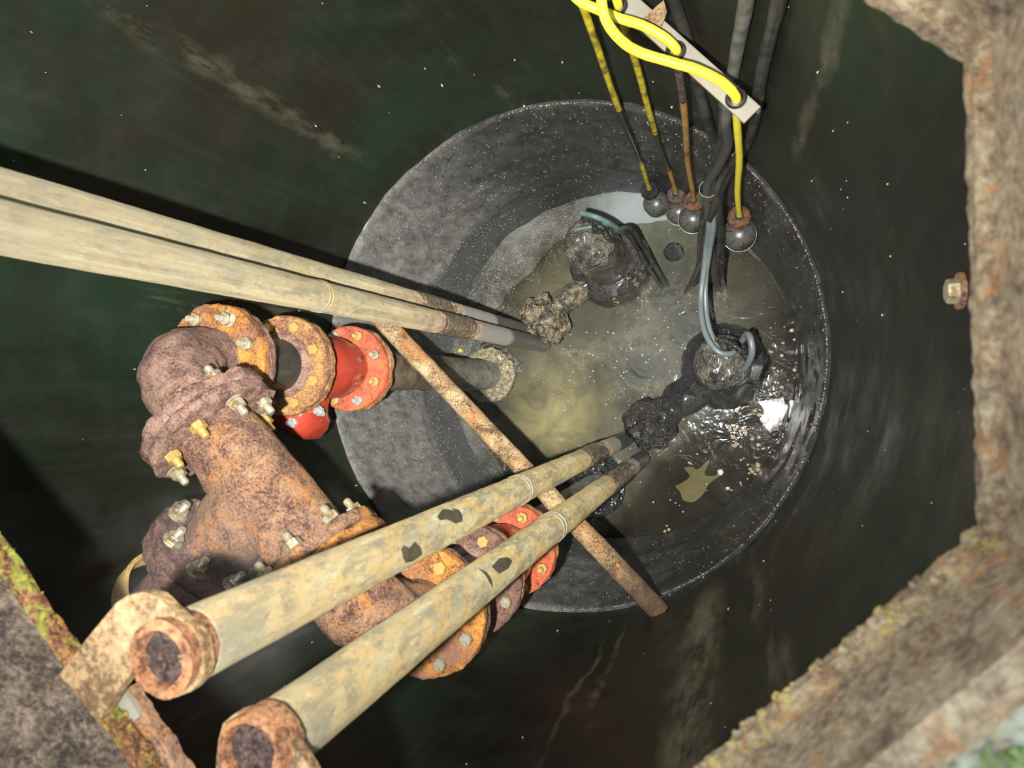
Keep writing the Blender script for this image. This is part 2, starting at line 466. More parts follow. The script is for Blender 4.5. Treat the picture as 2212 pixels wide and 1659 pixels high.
def floor_mat():
    t = NT('silted_sump_floor')
    a = t.noise(5, 7, 0.62, dist=0.5)
    c = t.ramp(a, [(0.36, srgb(58, 58, 54)), (0.56, srgb(88, 88, 80)), (0.7, srgb(116, 118, 112))])
    x = t.n.new('ShaderNodeSeparateXYZ'); g = t.n.new('ShaderNodeNewGeometry'); t.l.new(g.outputs['Position'], x.inputs[0])
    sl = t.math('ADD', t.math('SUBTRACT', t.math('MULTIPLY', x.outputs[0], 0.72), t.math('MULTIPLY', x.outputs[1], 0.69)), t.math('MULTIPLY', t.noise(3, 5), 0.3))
    c = t.mix(t.mask(sl, -0.05, 0.12), c, srgb(40, 37, 28))  # near right floor painted dark to stand in for the beam's falloff
    pb = at(1400, 480, 3.0)                       # sky reflection painted as pale blue-grey floor under the floats
    vd = t.n.new('ShaderNodeVectorMath'); vd.operation = 'DISTANCE'; t.l.new(g.outputs['Position'], vd.inputs[0]); vd.inputs[1].default_value = pb
    c = t.mix(t.math('MULTIPLY', t.mask(t.math('ADD', vd.outputs['Value'], t.math('MULTIPLY', t.noise(6, 5), 0.15)), 0.40, 0.18), 0.85), c, srgb(150, 160, 162))
    t.bump(t.noise(220, 3, 0.7), 1.0, 0.010)
    return t.out(c, 0.2, 0, 0.7)


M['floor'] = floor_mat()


def water_mat():
    t = NT('murky_sewage_water')
    a = t.noise(3.6, 6, 0.62, dist=1.4)
    col = t.ramp(a, [(0.34, srgb(62, 63, 58)), (0.52, srgb(84, 83, 73)), (0.70, srgb(106, 103, 88))])
    # silty plume before the near rail claw, the beam's brightness painted in
    pa = t.n.new('ShaderNodeAttribute'); pa.attribute_name = 'lit_plume'
    pl = t.math('MULTIPLY', pa.outputs['Fac'], t.mask(t.noise(7, 6, 0.6, t.map((1, 1, 1), (3, 3, 3)), 1.0), 0.25, 0.62))
    col = t.mix(pl, col, srgb(158, 150, 106))
    df = t.n.new('ShaderNodeBsdfDiffuse'); t.l.new(col, df.inputs[0])
    tr = t.n.new('ShaderNodeBsdfTransparent'); tr.inputs[0].default_value = (0.64, 0.62, 0.52, 1)
    gl = t.n.new('ShaderNodeBsdfGlossy'); gl.inputs['Roughness'].default_value = 0.06
    bp = t.n.new('ShaderNodeBump'); bp.inputs['Strength'].default_value = 0.45; bp.inputs['Distance'].default_value = 0.012
    t.l.new(t.math('ADD', t.noise(9, 3, 0.5, dist=0.8), t.math('MULTIPLY', t.noise(40, 2), 0.12)), bp.inputs['Height'])
    t.l.new(bp.outputs[0], gl.inputs['Normal'])
    fr = t.n.new('ShaderNodeFresnel'); fr.inputs[0].default_value = 1.4
    t.l.new(bp.outputs[0], fr.inputs['Normal'])
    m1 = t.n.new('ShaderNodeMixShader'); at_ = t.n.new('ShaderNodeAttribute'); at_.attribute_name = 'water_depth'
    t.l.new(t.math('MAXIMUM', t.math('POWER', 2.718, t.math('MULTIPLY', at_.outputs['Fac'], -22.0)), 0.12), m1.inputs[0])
    t.l.new(df.outputs[0], m1.inputs[1]); t.l.new(tr.outputs[0], m1.inputs[2])
    m2 = t.n.new('ShaderNodeMixShader')
    t.l.new(fr.outputs[0], m2.inputs[0]); t.l.new(m1.outputs[0], m2.inputs[1]); t.l.new(gl.outputs[0], m2.inputs[2])
    t.l.new(m2.outputs[0], t.n['Material Output'].inputs[0])
    return t.m


M['water'] = water_mat()


def frame_mat(name, shift, yel):
    t = NT(name)
    a = t.noise(26, 9, 0.74, t.map((1, 1, 1), shift), 0.6)
    f = t.noise(170, 5, 0.75, t.map((1, 1, 1), shift), 0.3)
    k = t.math('ADD', t.math('MULTIPLY', a, 0.55), t.math('MULTIPLY', f, 0.45))
    c = t.ramp(k, [(0.36, srgb(70, 58, 50)), (0.45, srgb(122, 102, 78)), (0.53, srgb(162, 143, 114)), (0.64, srgb(192, 178, 150))])
    g = t.noise(34, 8, 0.74, t.map((1, 1, 1), (4+shift[0], 1, 2)), 0.6)
    c = t.mix(t.math('MULTIPLY', t.mask(g, 0.55, 0.64), 0.65), c, srgb(178, 118, 60))
    h = t.noise(70, 8, 0.72, t.map((1, 1, 1), (1, 6+shift[1], 2)), 0.8)
    c = t.mix(t.math('MULTIPLY', t.mask(h, *yel), 0.8), c, srgb(190, 170, 88))
    k2 = t.noise(26, 8, 0.74, t.map((1, 1, 1), (9, 2, 4)))
    c = t.mix(t.math('MULTIPLY', t.mask(k2, 0.56, 0.66), 0.8), c, srgb(70, 62, 58))
    t.bump(t.math('ADD', a, f), 0.9, 0.008)
    return t.out(c, 0.55, 0, 0.4)


M['frame'] = frame_mat('rusted_frame_steel', (0, 0, 0), (0.62, 0.72))
M['crust'] = frame_mat('flaking_rust_crust', (3, 1, 2), (0.50, 0.62))
M['crust_moss'] = rust('mossy_rust_crust', srgb(84, 50, 34), srgb(128, 84, 52), srgb(170, 128, 78), srgb(150, 156, 62), (0.54, 0.60), 40, 0.35, 0.8, 90, 0.6)
M['frame_dark'] = rust('dark_corroded_frame', srgb(60, 52, 44), srgb(98, 84, 72), srgb(134, 118, 102), srgb(130, 92, 62), (0.62, 0.7), 26, 0.55, 0.7, 80, 0.4)
M['concrete'] = rust('pale_weathered_concrete', srgb(128, 122, 106), srgb(166, 164, 146), srgb(186, 192, 174), srgb(196, 150, 72), (0.55, 0.64), 10, 0.8, 0.5, 50, 0.3)
M['slab'] = simple('dark_slab_soffit', srgb(70, 66, 58), 0.8, 0, 0.3, 0.3, 12, 0.4)
M['grass'] = simple('green_grass', srgb(140, 164, 104), 0.7, 0, 0.3, 0.4, 30, 0)
M['bead'] = simple('glint_bead', srgb(170, 170, 168), 0.10, 0, 1.0, 0.3, 60, 0)  # pale beads added as painted glints for the wet wall and floor
M['speck'] = simple('pale_grease', srgb(196, 190, 176), 0.3, 0, 0.6, 0.3, 40, 0.1)
M['ledge'] = simple('grey_scale_crumbs', srgb(116, 110, 98), 0.3, 0, 0.6, 0.3, 40, 0.2)
M['grease'] = simple('grease_clump', srgb(176, 160, 132), 0.3, 0, 0.6, 0.4, 30, 0.4, srgb(120, 78, 52), 16, (0.52, 0.62))
M['scum'] = simple('white_scum', srgb(196, 196, 198), 0.25, 0, 0.7, 0.3, 24, 0.6, srgb(74, 70, 66), 13, (0.5, 0.58))
M['rag'] = simple('sunken_pale_rag', srgb(150, 144, 116), 0.8, 0, 0.3, 0.12, 12, 0.1)
M['leaf'] = simple('orange_leaf', srgb(214, 132, 62), 0.6, 0, 0.4, 0.2, 30, 0.1)
M['pvc'] = rust('ochre_sleeve', srgb(150, 120, 76), srgb(184, 152, 96), srgb(198, 170, 116), None, scale=10, rough=0.5, bump=0.15)

# ------------------------------------------------------------------ the setting
H_LEDGE = 1.978
mb = MB(); SEG = 192
R = []
hs = [0.42+i*(H_LEDGE-0.42)/40 for i in range(41)]
for h in hs: R.append([V3(WC.x+WR*math.cos(2*PI*k/SEG), WC.y+WR*math.sin(2*PI*k/SEG), h) for k in range(SEG)])
mb.rings(R, False, False)
struct(mb.build('wall_round', M['wall'], rough=(0.003, 6)), 'dark green round well wall above the sludge line', 'wall')
mb = MB(); R = []
prof = [(WR+0.004, H_LEDGE-0.002), (WR-0.006, H_LEDGE-0.003), (WR-0.010, H_LEDGE+0.006)]
n = 46
for i in range(1, n+1):
    h = H_LEDGE+0.006+(3.03-H_LEDGE-0.006)*i/n
    prof.append((WR-0.010+(0.006 if h > 2.62 else 0.0), h))
SEG = 256
for r, h in prof: R.append([V3(WC.x+r*math.cos(2*PI*k/SEG), WC.y+r*math.sin(2*PI*k/SEG), h) for k in range(SEG)])
mb.rings(R, False, False)
struct(mb.build('wall_lower', M['band'], rough=(0.007, 9)), 'rough grey sludged lower band of the well wall', 'wall')
# crumbly scale along the ledge
mb = MB()
for i in range(900):
    a = 2*PI*i/900+random.uniform(-.003, .003)
    s = random.uniform(0.0006, 0.0024)
    mb.blob(V3(WC.x+(WR-0.008)*math.cos(a), WC.y+(WR-0.008)*math.sin(a), H_LEDGE+random.uniform(-0.003, 0.004)), s*1.4, s*1.4, s*0.8, 0.5, 9, 6, 4, i)
o = mb.build('scale_crust', M['ledge'], bpy.data.objects['wall_lower']); o['kind'] = 'stuff'
mb = MB()
for i in range(900):
    a = random.uniform(0, 2*PI); h = H_LEDGE+abs(random.gauss(0, 0.22))
    if h > 2.95: continue
    s = random.uniform(0.0006, 0.0022)
    r = WR-0.011
    mb.blob(V3(WC.x+r*math.cos(a), WC.y+r*math.sin(a), h), s*1.3, s*1.3, s*1.5, 0.4, 9, 5, 4, i)
o = mb.build('grit', M['ledge'], bpy.data.objects['wall_lower']); o['kind'] = 'stuff'
mb = MB(); random.seed(77)
for i in range(5200):
    a = random.gauss(PI, 0.85); h = H_LEDGE+0.02+random.random()**0.8*0.98
    if noise.noise(Vector((a*9, h*9, 2))) < random.uniform(-0.45, 0.25): continue
    s_ = random.uniform(0.0006, 0.0019)
    r = WR-0.011
    mb.blob(V3(WC.x+r*math.cos(a), WC.y+r*math.sin(a), h), s_, s_, s_*1.3, 0, 1, 6, 4)
o = mb.build('glint_beads', M['bead'], bpy.data.objects['wall_lower']); o['kind'] = 'stuff'  # glints of the left wall, put in as pale beads
# floor dish and water
WATER_H = 3.004


def floor_h(x, y):
    dx, dy = (x-WC.x)/WR, (y-WC.y)/WR
    t = min(math.hypot(dx, dy), 1.0)
    lean = 0.030*(dx*0.72-dy*0.69)          # silt lies higher on the far side, lower at the near right
    n_ = 0.010*noise.fractal(Vector((x*5, y*5, 1.3)), 1.0, 2.0, 4)
    return 3.066-0.070*t**2.4+lean+n_*(1-0.5*t)


mb = MB(); R = []; nr = 70; SEG = 200
for i in range(1, nr+1):
    r = (WR+0.01)*i/nr; ring = []
    for k in range(SEG):
        x, y = WC.x+r*math.cos(2*PI*k/SEG), WC.y+r*math.sin(2*PI*k/SEG)
        ring.append(V3(x, y, floor_h(x, y)))
    R.append(ring)
mb.rings(R, True, False)
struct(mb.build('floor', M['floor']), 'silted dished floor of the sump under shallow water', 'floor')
mb = MB(); R = []
for i in range(1, 65):
    r = (WR-0.006)*i/64
    R.append([V3(WC.x+r*math.cos(2*PI*k/160), WC.y+r*math.sin(2*PI*k/160), WATER_H) for k in range(160)])
mb.rings(R, True, False)


def murk(p):                      # turbid water over the floor; clearer near right, partly standing in for beam falloff
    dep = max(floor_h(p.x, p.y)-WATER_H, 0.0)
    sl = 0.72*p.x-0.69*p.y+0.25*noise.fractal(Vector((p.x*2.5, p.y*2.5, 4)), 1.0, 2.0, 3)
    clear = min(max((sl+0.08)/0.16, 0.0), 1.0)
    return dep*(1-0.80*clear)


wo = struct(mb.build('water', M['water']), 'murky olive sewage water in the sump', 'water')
sp = wo.data.attributes.new('lit_plume', 'FLOAT', 'POINT')
pc, pc2 = at(1185, 900, WATER_H), at(1160, 560, WATER_H)
for i, v in enumerate(wo.data.vertices):
    q = v.co+wo.location
    r1 = (q-pc).length/0.20; r2 = (q-pc2).length/0.16
    sp.data[i].value = max(math.exp(-r1*r1), 0.55*math.exp(-r2*r2))
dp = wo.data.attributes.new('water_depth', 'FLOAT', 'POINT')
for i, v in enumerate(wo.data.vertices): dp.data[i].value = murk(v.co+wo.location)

mb = MB(); random.seed(78)
for i in range(14000):
    a = random.gauss(2.75, 0.9); r = WR*(1-abs(random.gauss(0, 0.16)))
    if r > WR-0.012 or r < 0.2: continue
    x, y = WC.x+r*math.cos(a), WC.y+r*math.sin(a)
    z = CAM_Z-min(floor_h(x, y), WATER_H)
    if floor_h(x, y) > WATER_H+0.016: continue
    if noise.noise(Vector((x*14, y*14, 5))) < random.uniform(-0.5, 0.2): continue
    s_ = random.uniform(0.0005, 0.0014)
    mb.blob(Vector((x, y, z)), s_, s_, s_, 0, 1, 6, 4)
o = mb.build('glint_beads', M['bead'], bpy.data.objects['floor']); o['kind'] = 'stuff'

# hatch opening
HB = 0.485                        # depth of the frame's lower edge


def xy(p): return Vector((p.x, p.y))


def isect(p, dp, q, dq):
    det = dp.x*-dq.y+dq.x*dp.y
    rx, ry = q.x-p.x, q.y-p.y
    t = (rx*-dq.y+dq.x*ry)/det
    return p+dp*t


c0 = xy(at(2110, 1140, HB)); c1 = xy(at(2082, 140, HB))
lr = xy(at(1500, 1659, HB))-c0; ll0 = xy(at(0, 1147, HB)); ll = xy(at(355, 1659, HB))-ll0
ur = xy(at(1870, 0, HB))-c1
pb = isect(c0, lr, ll0, ll)
pt = c1+ur.normalized()*0.87
pl = isect(pt, Vector((-0.693, -0.721)), pb, -ll)
POLY = [pb, c0, c1, pt, pl]       # counter-clockwise seen from above


def offset(poly, dd):
    out = []; n = len(poly)
    for i in range(n):
        a, b, c = poly[i-1], poly[i], poly[(i+1) % n]
        e1 = (b-a).normalized(); e2 = (c-b).normalized()
        n1 = Vector((e1.y, -e1.x)); n2 = Vector((e2.y, -e2.x))
        out.append(isect(b+n1*dd, e1, b+n2*dd, e2))
    return out


def ring_slab(h0, h1, R1, inner, name, mat, label, cat):
    mb = MB(); n = 160
    # polygon resampled so both loops carry n points by angle
    loop_i, loop_o = [], []
    per = []
    for i in range(len(inner)):
        a, b = inner[i], inner[(i+1) % len(inner)]
        for k in range(n//len(inner)): per.append(a.lerp(b, k/(n//len(inner))))
    for p in per:
        dd = (p-WC)
        a = math.atan2(dd.y, dd.x)
        loop_i.append(p); loop_o.append(WC+Vector((math.cos(a), math.sin(a)))*R1)
    z0, z1 = CAM_Z-h0, CAM_Z-h1
    L = [[p.to_3d()+Vector((0, 0, z)) for p in lp] for lp, z in ((loop_i, z0), (loop_o, z0), (loop_o, z1), (loop_i, z1))]
    mb.rings(L, closed=True)
    return struct(mb.build(name, mat, smooth=False), label, cat)


ring_slab(0.484, 0.41, 0.80, offset(POLY, 0.022), 'ceiling', M['slab'], 'concrete cover slab around the hatch, seen from below', 'ceiling')
ring_slab(0.409, 0.378, 2.6, offset(POLY, 0.031), 'ground', M['concrete'], 'pale weathered concrete apron around the hatch', 'ground')

fr = thing('hatch_frame', (0, 0, CAM_Z-HB), 'thick rusted steel hatch frame around the opening, near the camera', 'frame')
O0, O1, O2 = POLY, offset(POLY, 0.010), offset(POLY, 0.021)
O3 = offset(POLY, 0.030)
sides = ['lower right', 'right', 'upper', 'far', 'left']
for i in range(5):
    j = (i+1) % 5
    dark = i == 4
    def strip(profile, name, mat, rough, lbl=None, nn=90, mm=6):
        mb = MB(); R = []
        pr = []
        for q in range(len(profile)):
            (pa, ha), (pc, hc) = profile[q], profile[(q+1) % len(profile)]
            for k in range(mm): pr.append((pa, pc, ha, hc, k/mm))
        for k in range(nn+1):
            t = k/nn; ring = []
            for pa, pc, ha, hc, s in pr:
                a = pa[i].lerp(pa[j], t); b = pc[i].lerp(pc[j], t)
                p = a.lerp(b, s); ring.append(Vector((p.x, p.y, CAM_Z-(ha+(hc-ha)*s))))
            R.append(ring)
        mb.rings(R)
        return mb.build(name, mat, fr, rough, label=lbl)
    strip([(O0, HB), (O0, 0.470), (O2, 0.470), (O2, HB)], 'frame_lip', M['crust_moss'] if i == 4 else M['crust'] if i == 0 else M['frame'], (0.0018, 90, i))
    strip([(O1, 0.4695), (O1, 0.385), (O2, 0.385), (O2, 0.4695)], 'frame_web', M['frame_dark'] if dark else M['frame'], (0.0012, 60, i),
          'dark corroded face' if dark else None)
    strip([(O1, 0.3845), (O1, 0.370), (O3, 0.370), (O3, 0.3845)], 'frame_top', M['frame'], (0.0012, 50, i))

for i in (0, 4):
    j = (i+1) % 5
    mb = MB(); random.seed(40+i)
    for k in range(int((POLY[j]-POLY[i]).length*420)):
        q = POLY[i].lerp(POLY[j], random.random())
        s_ = random.uniform(0.0012, 0.0042)
        nn_ = (O2[i]-O0[i]).normalized()
        mb.blob(Vector((q.x, q.y, CAM_Z-random.uniform(0.470, HB)))+(nn_*random.uniform(-.001, .004)).to_3d(), s_*1.2, s_*1.2, s_, 0.6, 9, 7, 5, k)
    o = mb.build('rust_crumbs', M['crust_moss'] if i == 4 else M['crust'], fr); o['kind'] = 'stuff'

# grass tufts at the apron's corner
g = thing('grass_tuft', at(2190, 1655, 0.375), 'small green grass tuft on the pale apron at the lower right corner', 'grass')
mb = MB()
for i in range(30):
    b = at(random.uniform(2110, 2260), random.uniform(1600, 1740), 0.377)
    t = Vector((random.uniform(-.02, .02), random.uniform(-.02, .02), random.uniform(.015, .035)))
    mb.tube([b, b+t*0.5+Vector((0, 0, .004)), b+t], [0.0016, 0.0012, 0.0004], 5)
o = mb.build('blades', M['grass'], g); o['kind'] = 'stuff'

# ------------------------------------------------------------------ shared fastener meshes
def mesh_of(mb, name, mat, smooth=True):
    o = mb.build(name, mat, smooth=smooth); me = o.data
    bpy.data.objects.remove(o); return me


def hexpts(r, z, n=6): return [Vector((r*math.cos(2*PI*k/n), r*math.sin(2*PI*k/n), z)) for k in range(n)]


mb = MB(); mb.rings([hexpts(0.0135, 0), hexpts(0.0135, 0.009), hexpts(0.0118, 0.0112)], True, True)
HEAD = {k: mesh_of(mb, 'bolt_head', M[m], False) for k, m in (('brass', 'brass'), ('zinc', 'zinc'), ('rust', 'rust_orange'), ('steel', 'steel'))}
mb = MB(); mb.rings([hexpts(0.0120, 0), hexpts(0.0140, 0.0015), hexpts(0.0140, 0.0125), hexpts(0.0120, 0.014)], True, True)
NUT = {k: mesh_of(mb, 'nut', M[m], False) for k, m in (('brass', 'brass'), ('zinc', 'zinc'), ('rust', 'rust_mauve'), ('steel', 'steel'))}
mb = MB()
pr = []
for k in range(9): pr += [(0.0076, 0.002+k*0.003), (0.0066, 0.0035+k*0.003)]
pr.append((0.0058, 0.030))
mb.lathe(Vector(), Vector((0, 0, 1)), pr, 14)
STUD = {k: mesh_of(mb, 'stud', M[m]) for k, m in (('zinc', 'zinc'), ('brass', 'brass'), ('steel', 'steel'))}
mb = MB(); mb.lathe(Vector(), Vector((0, 0, 1)), [(0.0095, 0), (0.0175, 0), (0.0175, 0.0022), (0.0095, 0.0022)], 20, closed=True)
WASH = mesh_of(mb, 'washer', M['zinc'])


def nut_at(parent, p, ax, kind='zinc', spin=0.0, washer=True):
    a = ax.normalized()
    if washer: place(WASH, 'washer', parent, p, a)
    nt = place(NUT[kind], 'nut', parent, p+a*0.0022, a, spin)
    st = bpy.data.objects.new('stud', STUD.get(kind, STUD['zinc'])); sc.collection.objects.link(st); st.parent = nt; st['_o'] = parent['_o']


def head_at(parent, p, ax, kind='brass', spin=0.0):
    place(HEAD[kind], 'bolt_head', parent, p, ax, spin)


RF, RB, PIPE = 0.117, 0.095, 0.061


def flange(parent, c, ax, mat, t=0.024, R=RF, bore=0.05, rough=(0.0035, 38), name='flange', hub=None):
    mb = MB(); pr = [(bore, 0), (R-0.003, 0), (R, 0.003), (R, t-0.003), (R-0.003, t), (0.075, t), (0.066, t+0.006), (bore, t+0.006)]
    full = []
    for q in range(len(pr)):
        a, b = pr[q], pr[(q+1) % len(pr)]
        n = 5 if q in (0, 4) else 2
        for k in range(n): full.append((a[0]+(b[0]-a[0])*k/n, a[1]+(b[1]-a[1])*k/n))
    mb.lathe(c, ax, full, 72, closed=True)
    return mb.build(name, mat, parent, rough)


UP, DN = Vector((0, 0, 1)), Vector((0, 0, -1))
P1 = Vector((-1.020, 0.050)); P2 = Vector((-0.552, -0.418))
E = (P2-P1).normalized().to_3d(); Nn = Vector((E.y, -E.x, 0))
if Nn.x > 0: Nn = -Nn             # outlet direction, towards the wall
HX = 1.055                        # header axis depth
HL = (P2-P1).length
A45 = math.atan2(E.y, E.x)


def around(c, r, ang, ax=UP):
    u, v, a = basis(ax)
    return c+(u*math.cos(ang)+v*math.sin(ang))*r


# ------------------------------------------------------------------ discharge pipework
def riser(P, which):
    x, y = P
    lab = {1: 'upper-left discharge stack', 2: 'discharge stack under the two near rails'}[which]
    # base elbow
    t = thing('base_elbow', V3(x, y, 3.05), {1: 'slimed discharge base elbow with gritty round flange by the far rail feet',
                                             2: 'black base elbow half hidden between the two near rails'}[which], 'pipe elbow')
    mb = MB(); D = -Nn
    mb.tube([V3(x, y, 2.905), V3(x, y, 2.95), V3(x, y, 2.99)+D*0.01, V3(x, y, 3.015)+D*0.05, V3(x, y, 3.02)+D*0.12], [0.07, 0.072, 0.075, 0.075, 0.072], 32)
    mb.build('body', M['elbow_black'] if which == 1 else M['sludge_black'], t, (0.006, 24))
    flange(t, V3(x, y, 2.905), UP, M['grit'] if which == 1 else M['sludge_black'], rough=(0.008, 45))
    # riser pipe
    t = thing('riser_pipe', V3(x, y, 2.88), {1: 'blackened vertical riser pipe below the red valve at the far rails',
                                             2: 'vertical riser pipe below the red valve hidden by the near rails'}[which], 'pipe')
    mb = MB(); mb.tube([V3(x, y, 2.873-0.05*k) for k in range(0, 22)]+[V3(x, y, 1.7770)], PIPE, 48)
    mb.build('pipe', M['riser'], t, (0.005, 22))
    flange(t, V3(x, y, 1.7750), UP, M['rust_flange'], 0.022, rough=(0.006, 40))
    # check valve
    t = thing('check_valve', V3(x, y, 1.7510), {1: 'red check valve with white-flecked body beside the far rails',
                                              2: 'red check valve partly hidden behind the two near rails'}[which], 'valve')
    flange(t, V3(x, y, 1.7510), UP, M['red_flange'], 0.024, rough=(0.003, 50))
    mb = MB()
    pr = [(0.064, 1.7230), (0.068, 1.7110), (0.074, 1.6910), (0.080, 1.6610), (0.083, 1.6210), (0.082, 1.5710), (0.078, 1.5310), (0.072, 1.5010), (0.068, 1.4860), (0.066, 1.4770)]
    mb.lathe(Vector((x, y, CAM_Z)), DN, [(r, h) for r, h in pr], 56)
    mb.build('body', M['red'], t, (0.0015, 16))
    flange(t, V3(x, y, 1.4770), UP, M['rust_flange'], 0.022, rough=(0.004, 40))
    # clean-out bonnet on the side
    bd = Vector((-0.42, -0.91, 0)).normalized(); bs = Vector((bd.y, -bd.x, 0))
    c = V3(x, y, 1.5710)
    rings = []
    for dr, hw, hh, dz in ((0.05, 0.050, 0.062, 0.0), (0.085, 0.054, 0.062, 0.0), (0.110, 0.060, 0.066, -0.004), (0.124, 0.070, 0.074, -0.006),
                           (0.150, 0.070, 0.072, -0.012), (0.176, 0.060, 0.056, -0.02), (0.190, 0.034, 0.030, -0.026)):
        ring = []
        for k in range(32):
            a = 2*PI*k/32
            cx_, sx_ = math.cos(a), math.sin(a)
            p = 0.55
            ring.append(c+bd*dr+bs*(hw*math.copysign(abs(cx_)**p, cx_))+UP*(hh*math.copysign(abs(sx_)**p, sx_)+dz))
        rings.append(ring)
    mb = MB(); mb.rings(rings)
    mb.build('bonnet', M['red'], t, (0.001, 14))
    nut_at(t, c+bd*0.136-bs*0.036+UP*0.055, UP, 'steel', 0.4, False)
    nut_at(t, c+bd*0.09-bs*0.058+UP*0.02, -bs+UP*0.4, 'steel', 0.1, False)
    for k in range(8):
        nut_at(t, around(V3(x, y, 1.7270), RB, A45+PI/8+k*PI/4), UP, ('brass', 'steel', 'brass', 'zinc')[k % 4], 0.3*k, False)
    # spool with flanges at both ends
    t = thing('pipe_spool', V3(x, y, 1.4510), {1: 'short black spool between rusted flanges above the far red valve',
                                             2: 'short spool between rusted flanges above the near red valve'}[which], 'pipe')
    mb = MB(); mb.tube([V3(x, y, 1.4530-0.025*k) for k in range(10)]+[V3(x, y, 1.2280)], 0.062, 48)
    mb.build('pipe', M['bore'], t, (0.002, 25))
    mb = MB(); mb.lathe(V3(x, y, 1.4360), UP, [(0.055, 0), (0.079, 0), (0.076, 0.012), (0.066, 0.02), (0.055, 0.02)], 56, closed=True)
    mb.build('neck', M['rust_mauve'], t, (0.003, 40))
    flange(t, V3(x, y, 1.4540), UP, M['rust_flange'] if which == 1 else M['rust_shade'], 0.023, R=0.119, rough=(0.004, 42))
    flange(t, V3(x, y, 1.2480), UP, M['rust_mauve'], 0.022, rough=(0.004, 42))
    for k in range(8):
        head_at(t, around(V3(x, y, 1.4305), RB, A45+PI/8+k*PI/4), UP, 'brass' if which == 1 or k in (3, 4, 5) else 'zinc', 0.2*k)
    # elbow
    t = thing('pipe_elbow', V3(x, y, 1.2240), {1: 'rusty ninety degree elbow over the orange bolted flange, top of the far stack',
                                              2: 'brown ninety degree elbow between the two near rails'}[which], 'pipe elbow')
    s = 1 if which == 1 else -1
    F = E*s
    top = V3(x, y, HX)
    # curved body from vertical to the header direction, slightly squared on its back
    pts, rad = [], []
    Rb = 0.115
    pts.append(V3(x, y, 1.2080)); rad.append(0.066)
    for k in range(15):
        a = PI/2*k/14
        pts.append(top-UP*Rb+UP*(math.sin(a)*Rb)+F*(Rb*(1-math.cos(a)))); rad.append(0.067+0.005*math.sin(2*a))
    pts.append(top+F*0.150); rad.append(0.066)
    mb = MB(); mb.tube(pts, rad, 64)
    mb.build('body', M['rust_mauve'] if which == 1 else M['rust_brown'], t, (0.007, 26, which))
    flange(t, V3(x, y, 1.2260), UP, M['rust_orange'], 0.026, R=0.120, rough=(0.0045, 40))
    flange(t, top+F*0.166, -F, M['rust_mauve'] if which == 1 else M['rust_orange'], 0.023, R=0.120, rough=(0.0065, 44))
    for k in range(8):
        p = around(V3(x, y, 1.1995), RB, A45+PI/8+k*PI/4)
        if which == 1: nut_at(t, p, UP, 'zinc', 0.25*k, k % 2 == 0)
        else: head_at(t, p, UP, 'brass' if k in (3, 4, 5) else 'zinc', 0.2*k)
    for k in range(8):
        if which == 1 and k in (3, 4): continue
        head_at(t, around(top+F*0.142, RB, PI/8+k*PI/4, -F), -F, 'rust' if which == 1 else 'zinc', 0.3*k)
    if which == 1:
        nut_at(t, around(top+F*0.142, RB, PI/8+3*PI/4, -F), -F, 'zinc', 0.3, False)


riser(P1, 1)
riser(P2, 2)

# tee between the elbows
tc = ((P1+P2)/2).to_3d(); tc.z = CAM_Z-HX
tee = thing('pipe_tee', tc, 'large rusted tee joining both elbows, its branch leaving through the wall', 'pipe tee')
half = HL/2-0.168
mb = MB()
pts = [tc-E*half+E*(2*half)*k/24 for k in range(25)]
mb.tube(pts, lambda s: 0.068+0.007*math.sin(PI*s), 64)
mb.build('body', M['rust_brown'], tee, (0.004, 30, 3))
mb = MB()
mb.tube([tc+Nn*q for q in (0.0, 0.04, 0.07, 0.1, 0.125, 0.15)], [0.078, 0.077, 0.074, 0.070, 0.067, 0.066], 48)
mb.build('branch', M['rust_brown'], tee, (0.004, 30, 4))
flange(tee, tc-E*(half+0.0005), E, M['rust_mauve'], 0.023, R=0.120, rough=(0.006, 44))
flange(tee, tc+E*(half+0.0005), -E, M['rust_brown'], 0.023, R=0.119, rough=(0.006, 44))
flange(tee, tc+Nn*0.168, -Nn, M['rust_shade'], 0.023, R=0.112, rough=(0.006, 44))
for k in range(8):
    p = around(tc-E*(half-0.0245), RB, PI/8+k*PI/4, E)
    nut_at(tee, p, E, ('zinc', 'brass', 'brass', 'zinc')[k % 4], 0.4*k, k % 3 == 0)
    nut_at(tee, around(tc+E*(half-0.0245), RB, PI/8+k*PI/4, -E), -E, 'zinc', 0.3*k, False)
    nut_at(tee, around(tc+Nn*0.1435, 0.088, PI/8+k*PI/4, -Nn), -Nn, 'zinc', 0.4*k, True)

# outlet pipe into the wall and its sleeve
t = thing('outlet_pipe', tc+Nn*0.19, 'rusty outlet pipe from the tee into the well wall', 'pipe')
mb = MB(); mb.tube([tc+Nn*q for q in (0.19, 0.22, 0.26, 0.30, 0.34, 0.37)], PIPE, 40)
mb.build('pipe', M['rust_shade'], t, (0.003, 30))
flange(t, tc+Nn*0.169, Nn, M['rust_shade'], 0.023, R=0.112, rough=(0.005, 44))
t = thing('wall_sleeve', tc+Nn*0.34, 'ochre round sleeve in the wall around the outlet pipe', 'pipe sleeve')
qs = 0.20
while (xy(tc+Nn*qs)-WC).length < WR: qs += 0.002
sb = tc+Nn*(qs-0.045)+DN*0.035
mb = MB(); mb.lathe(sb, Nn, [(0.104, 0), (0.112, 0), (0.112, 0.12), (0.104, 0.12)], 56, closed=True)
mb.build('ring', M['pvc'], t, (0.002, 20))
mb = MB(); mb.lathe(sb+Nn*0.07, Nn, [(0.06, 0), (0.105, 0.006), (0.105, 0.03), (0.06, 0.03)], 48, closed=True)
mb.build('packing', M['sludge'], t, (0.008, 30))

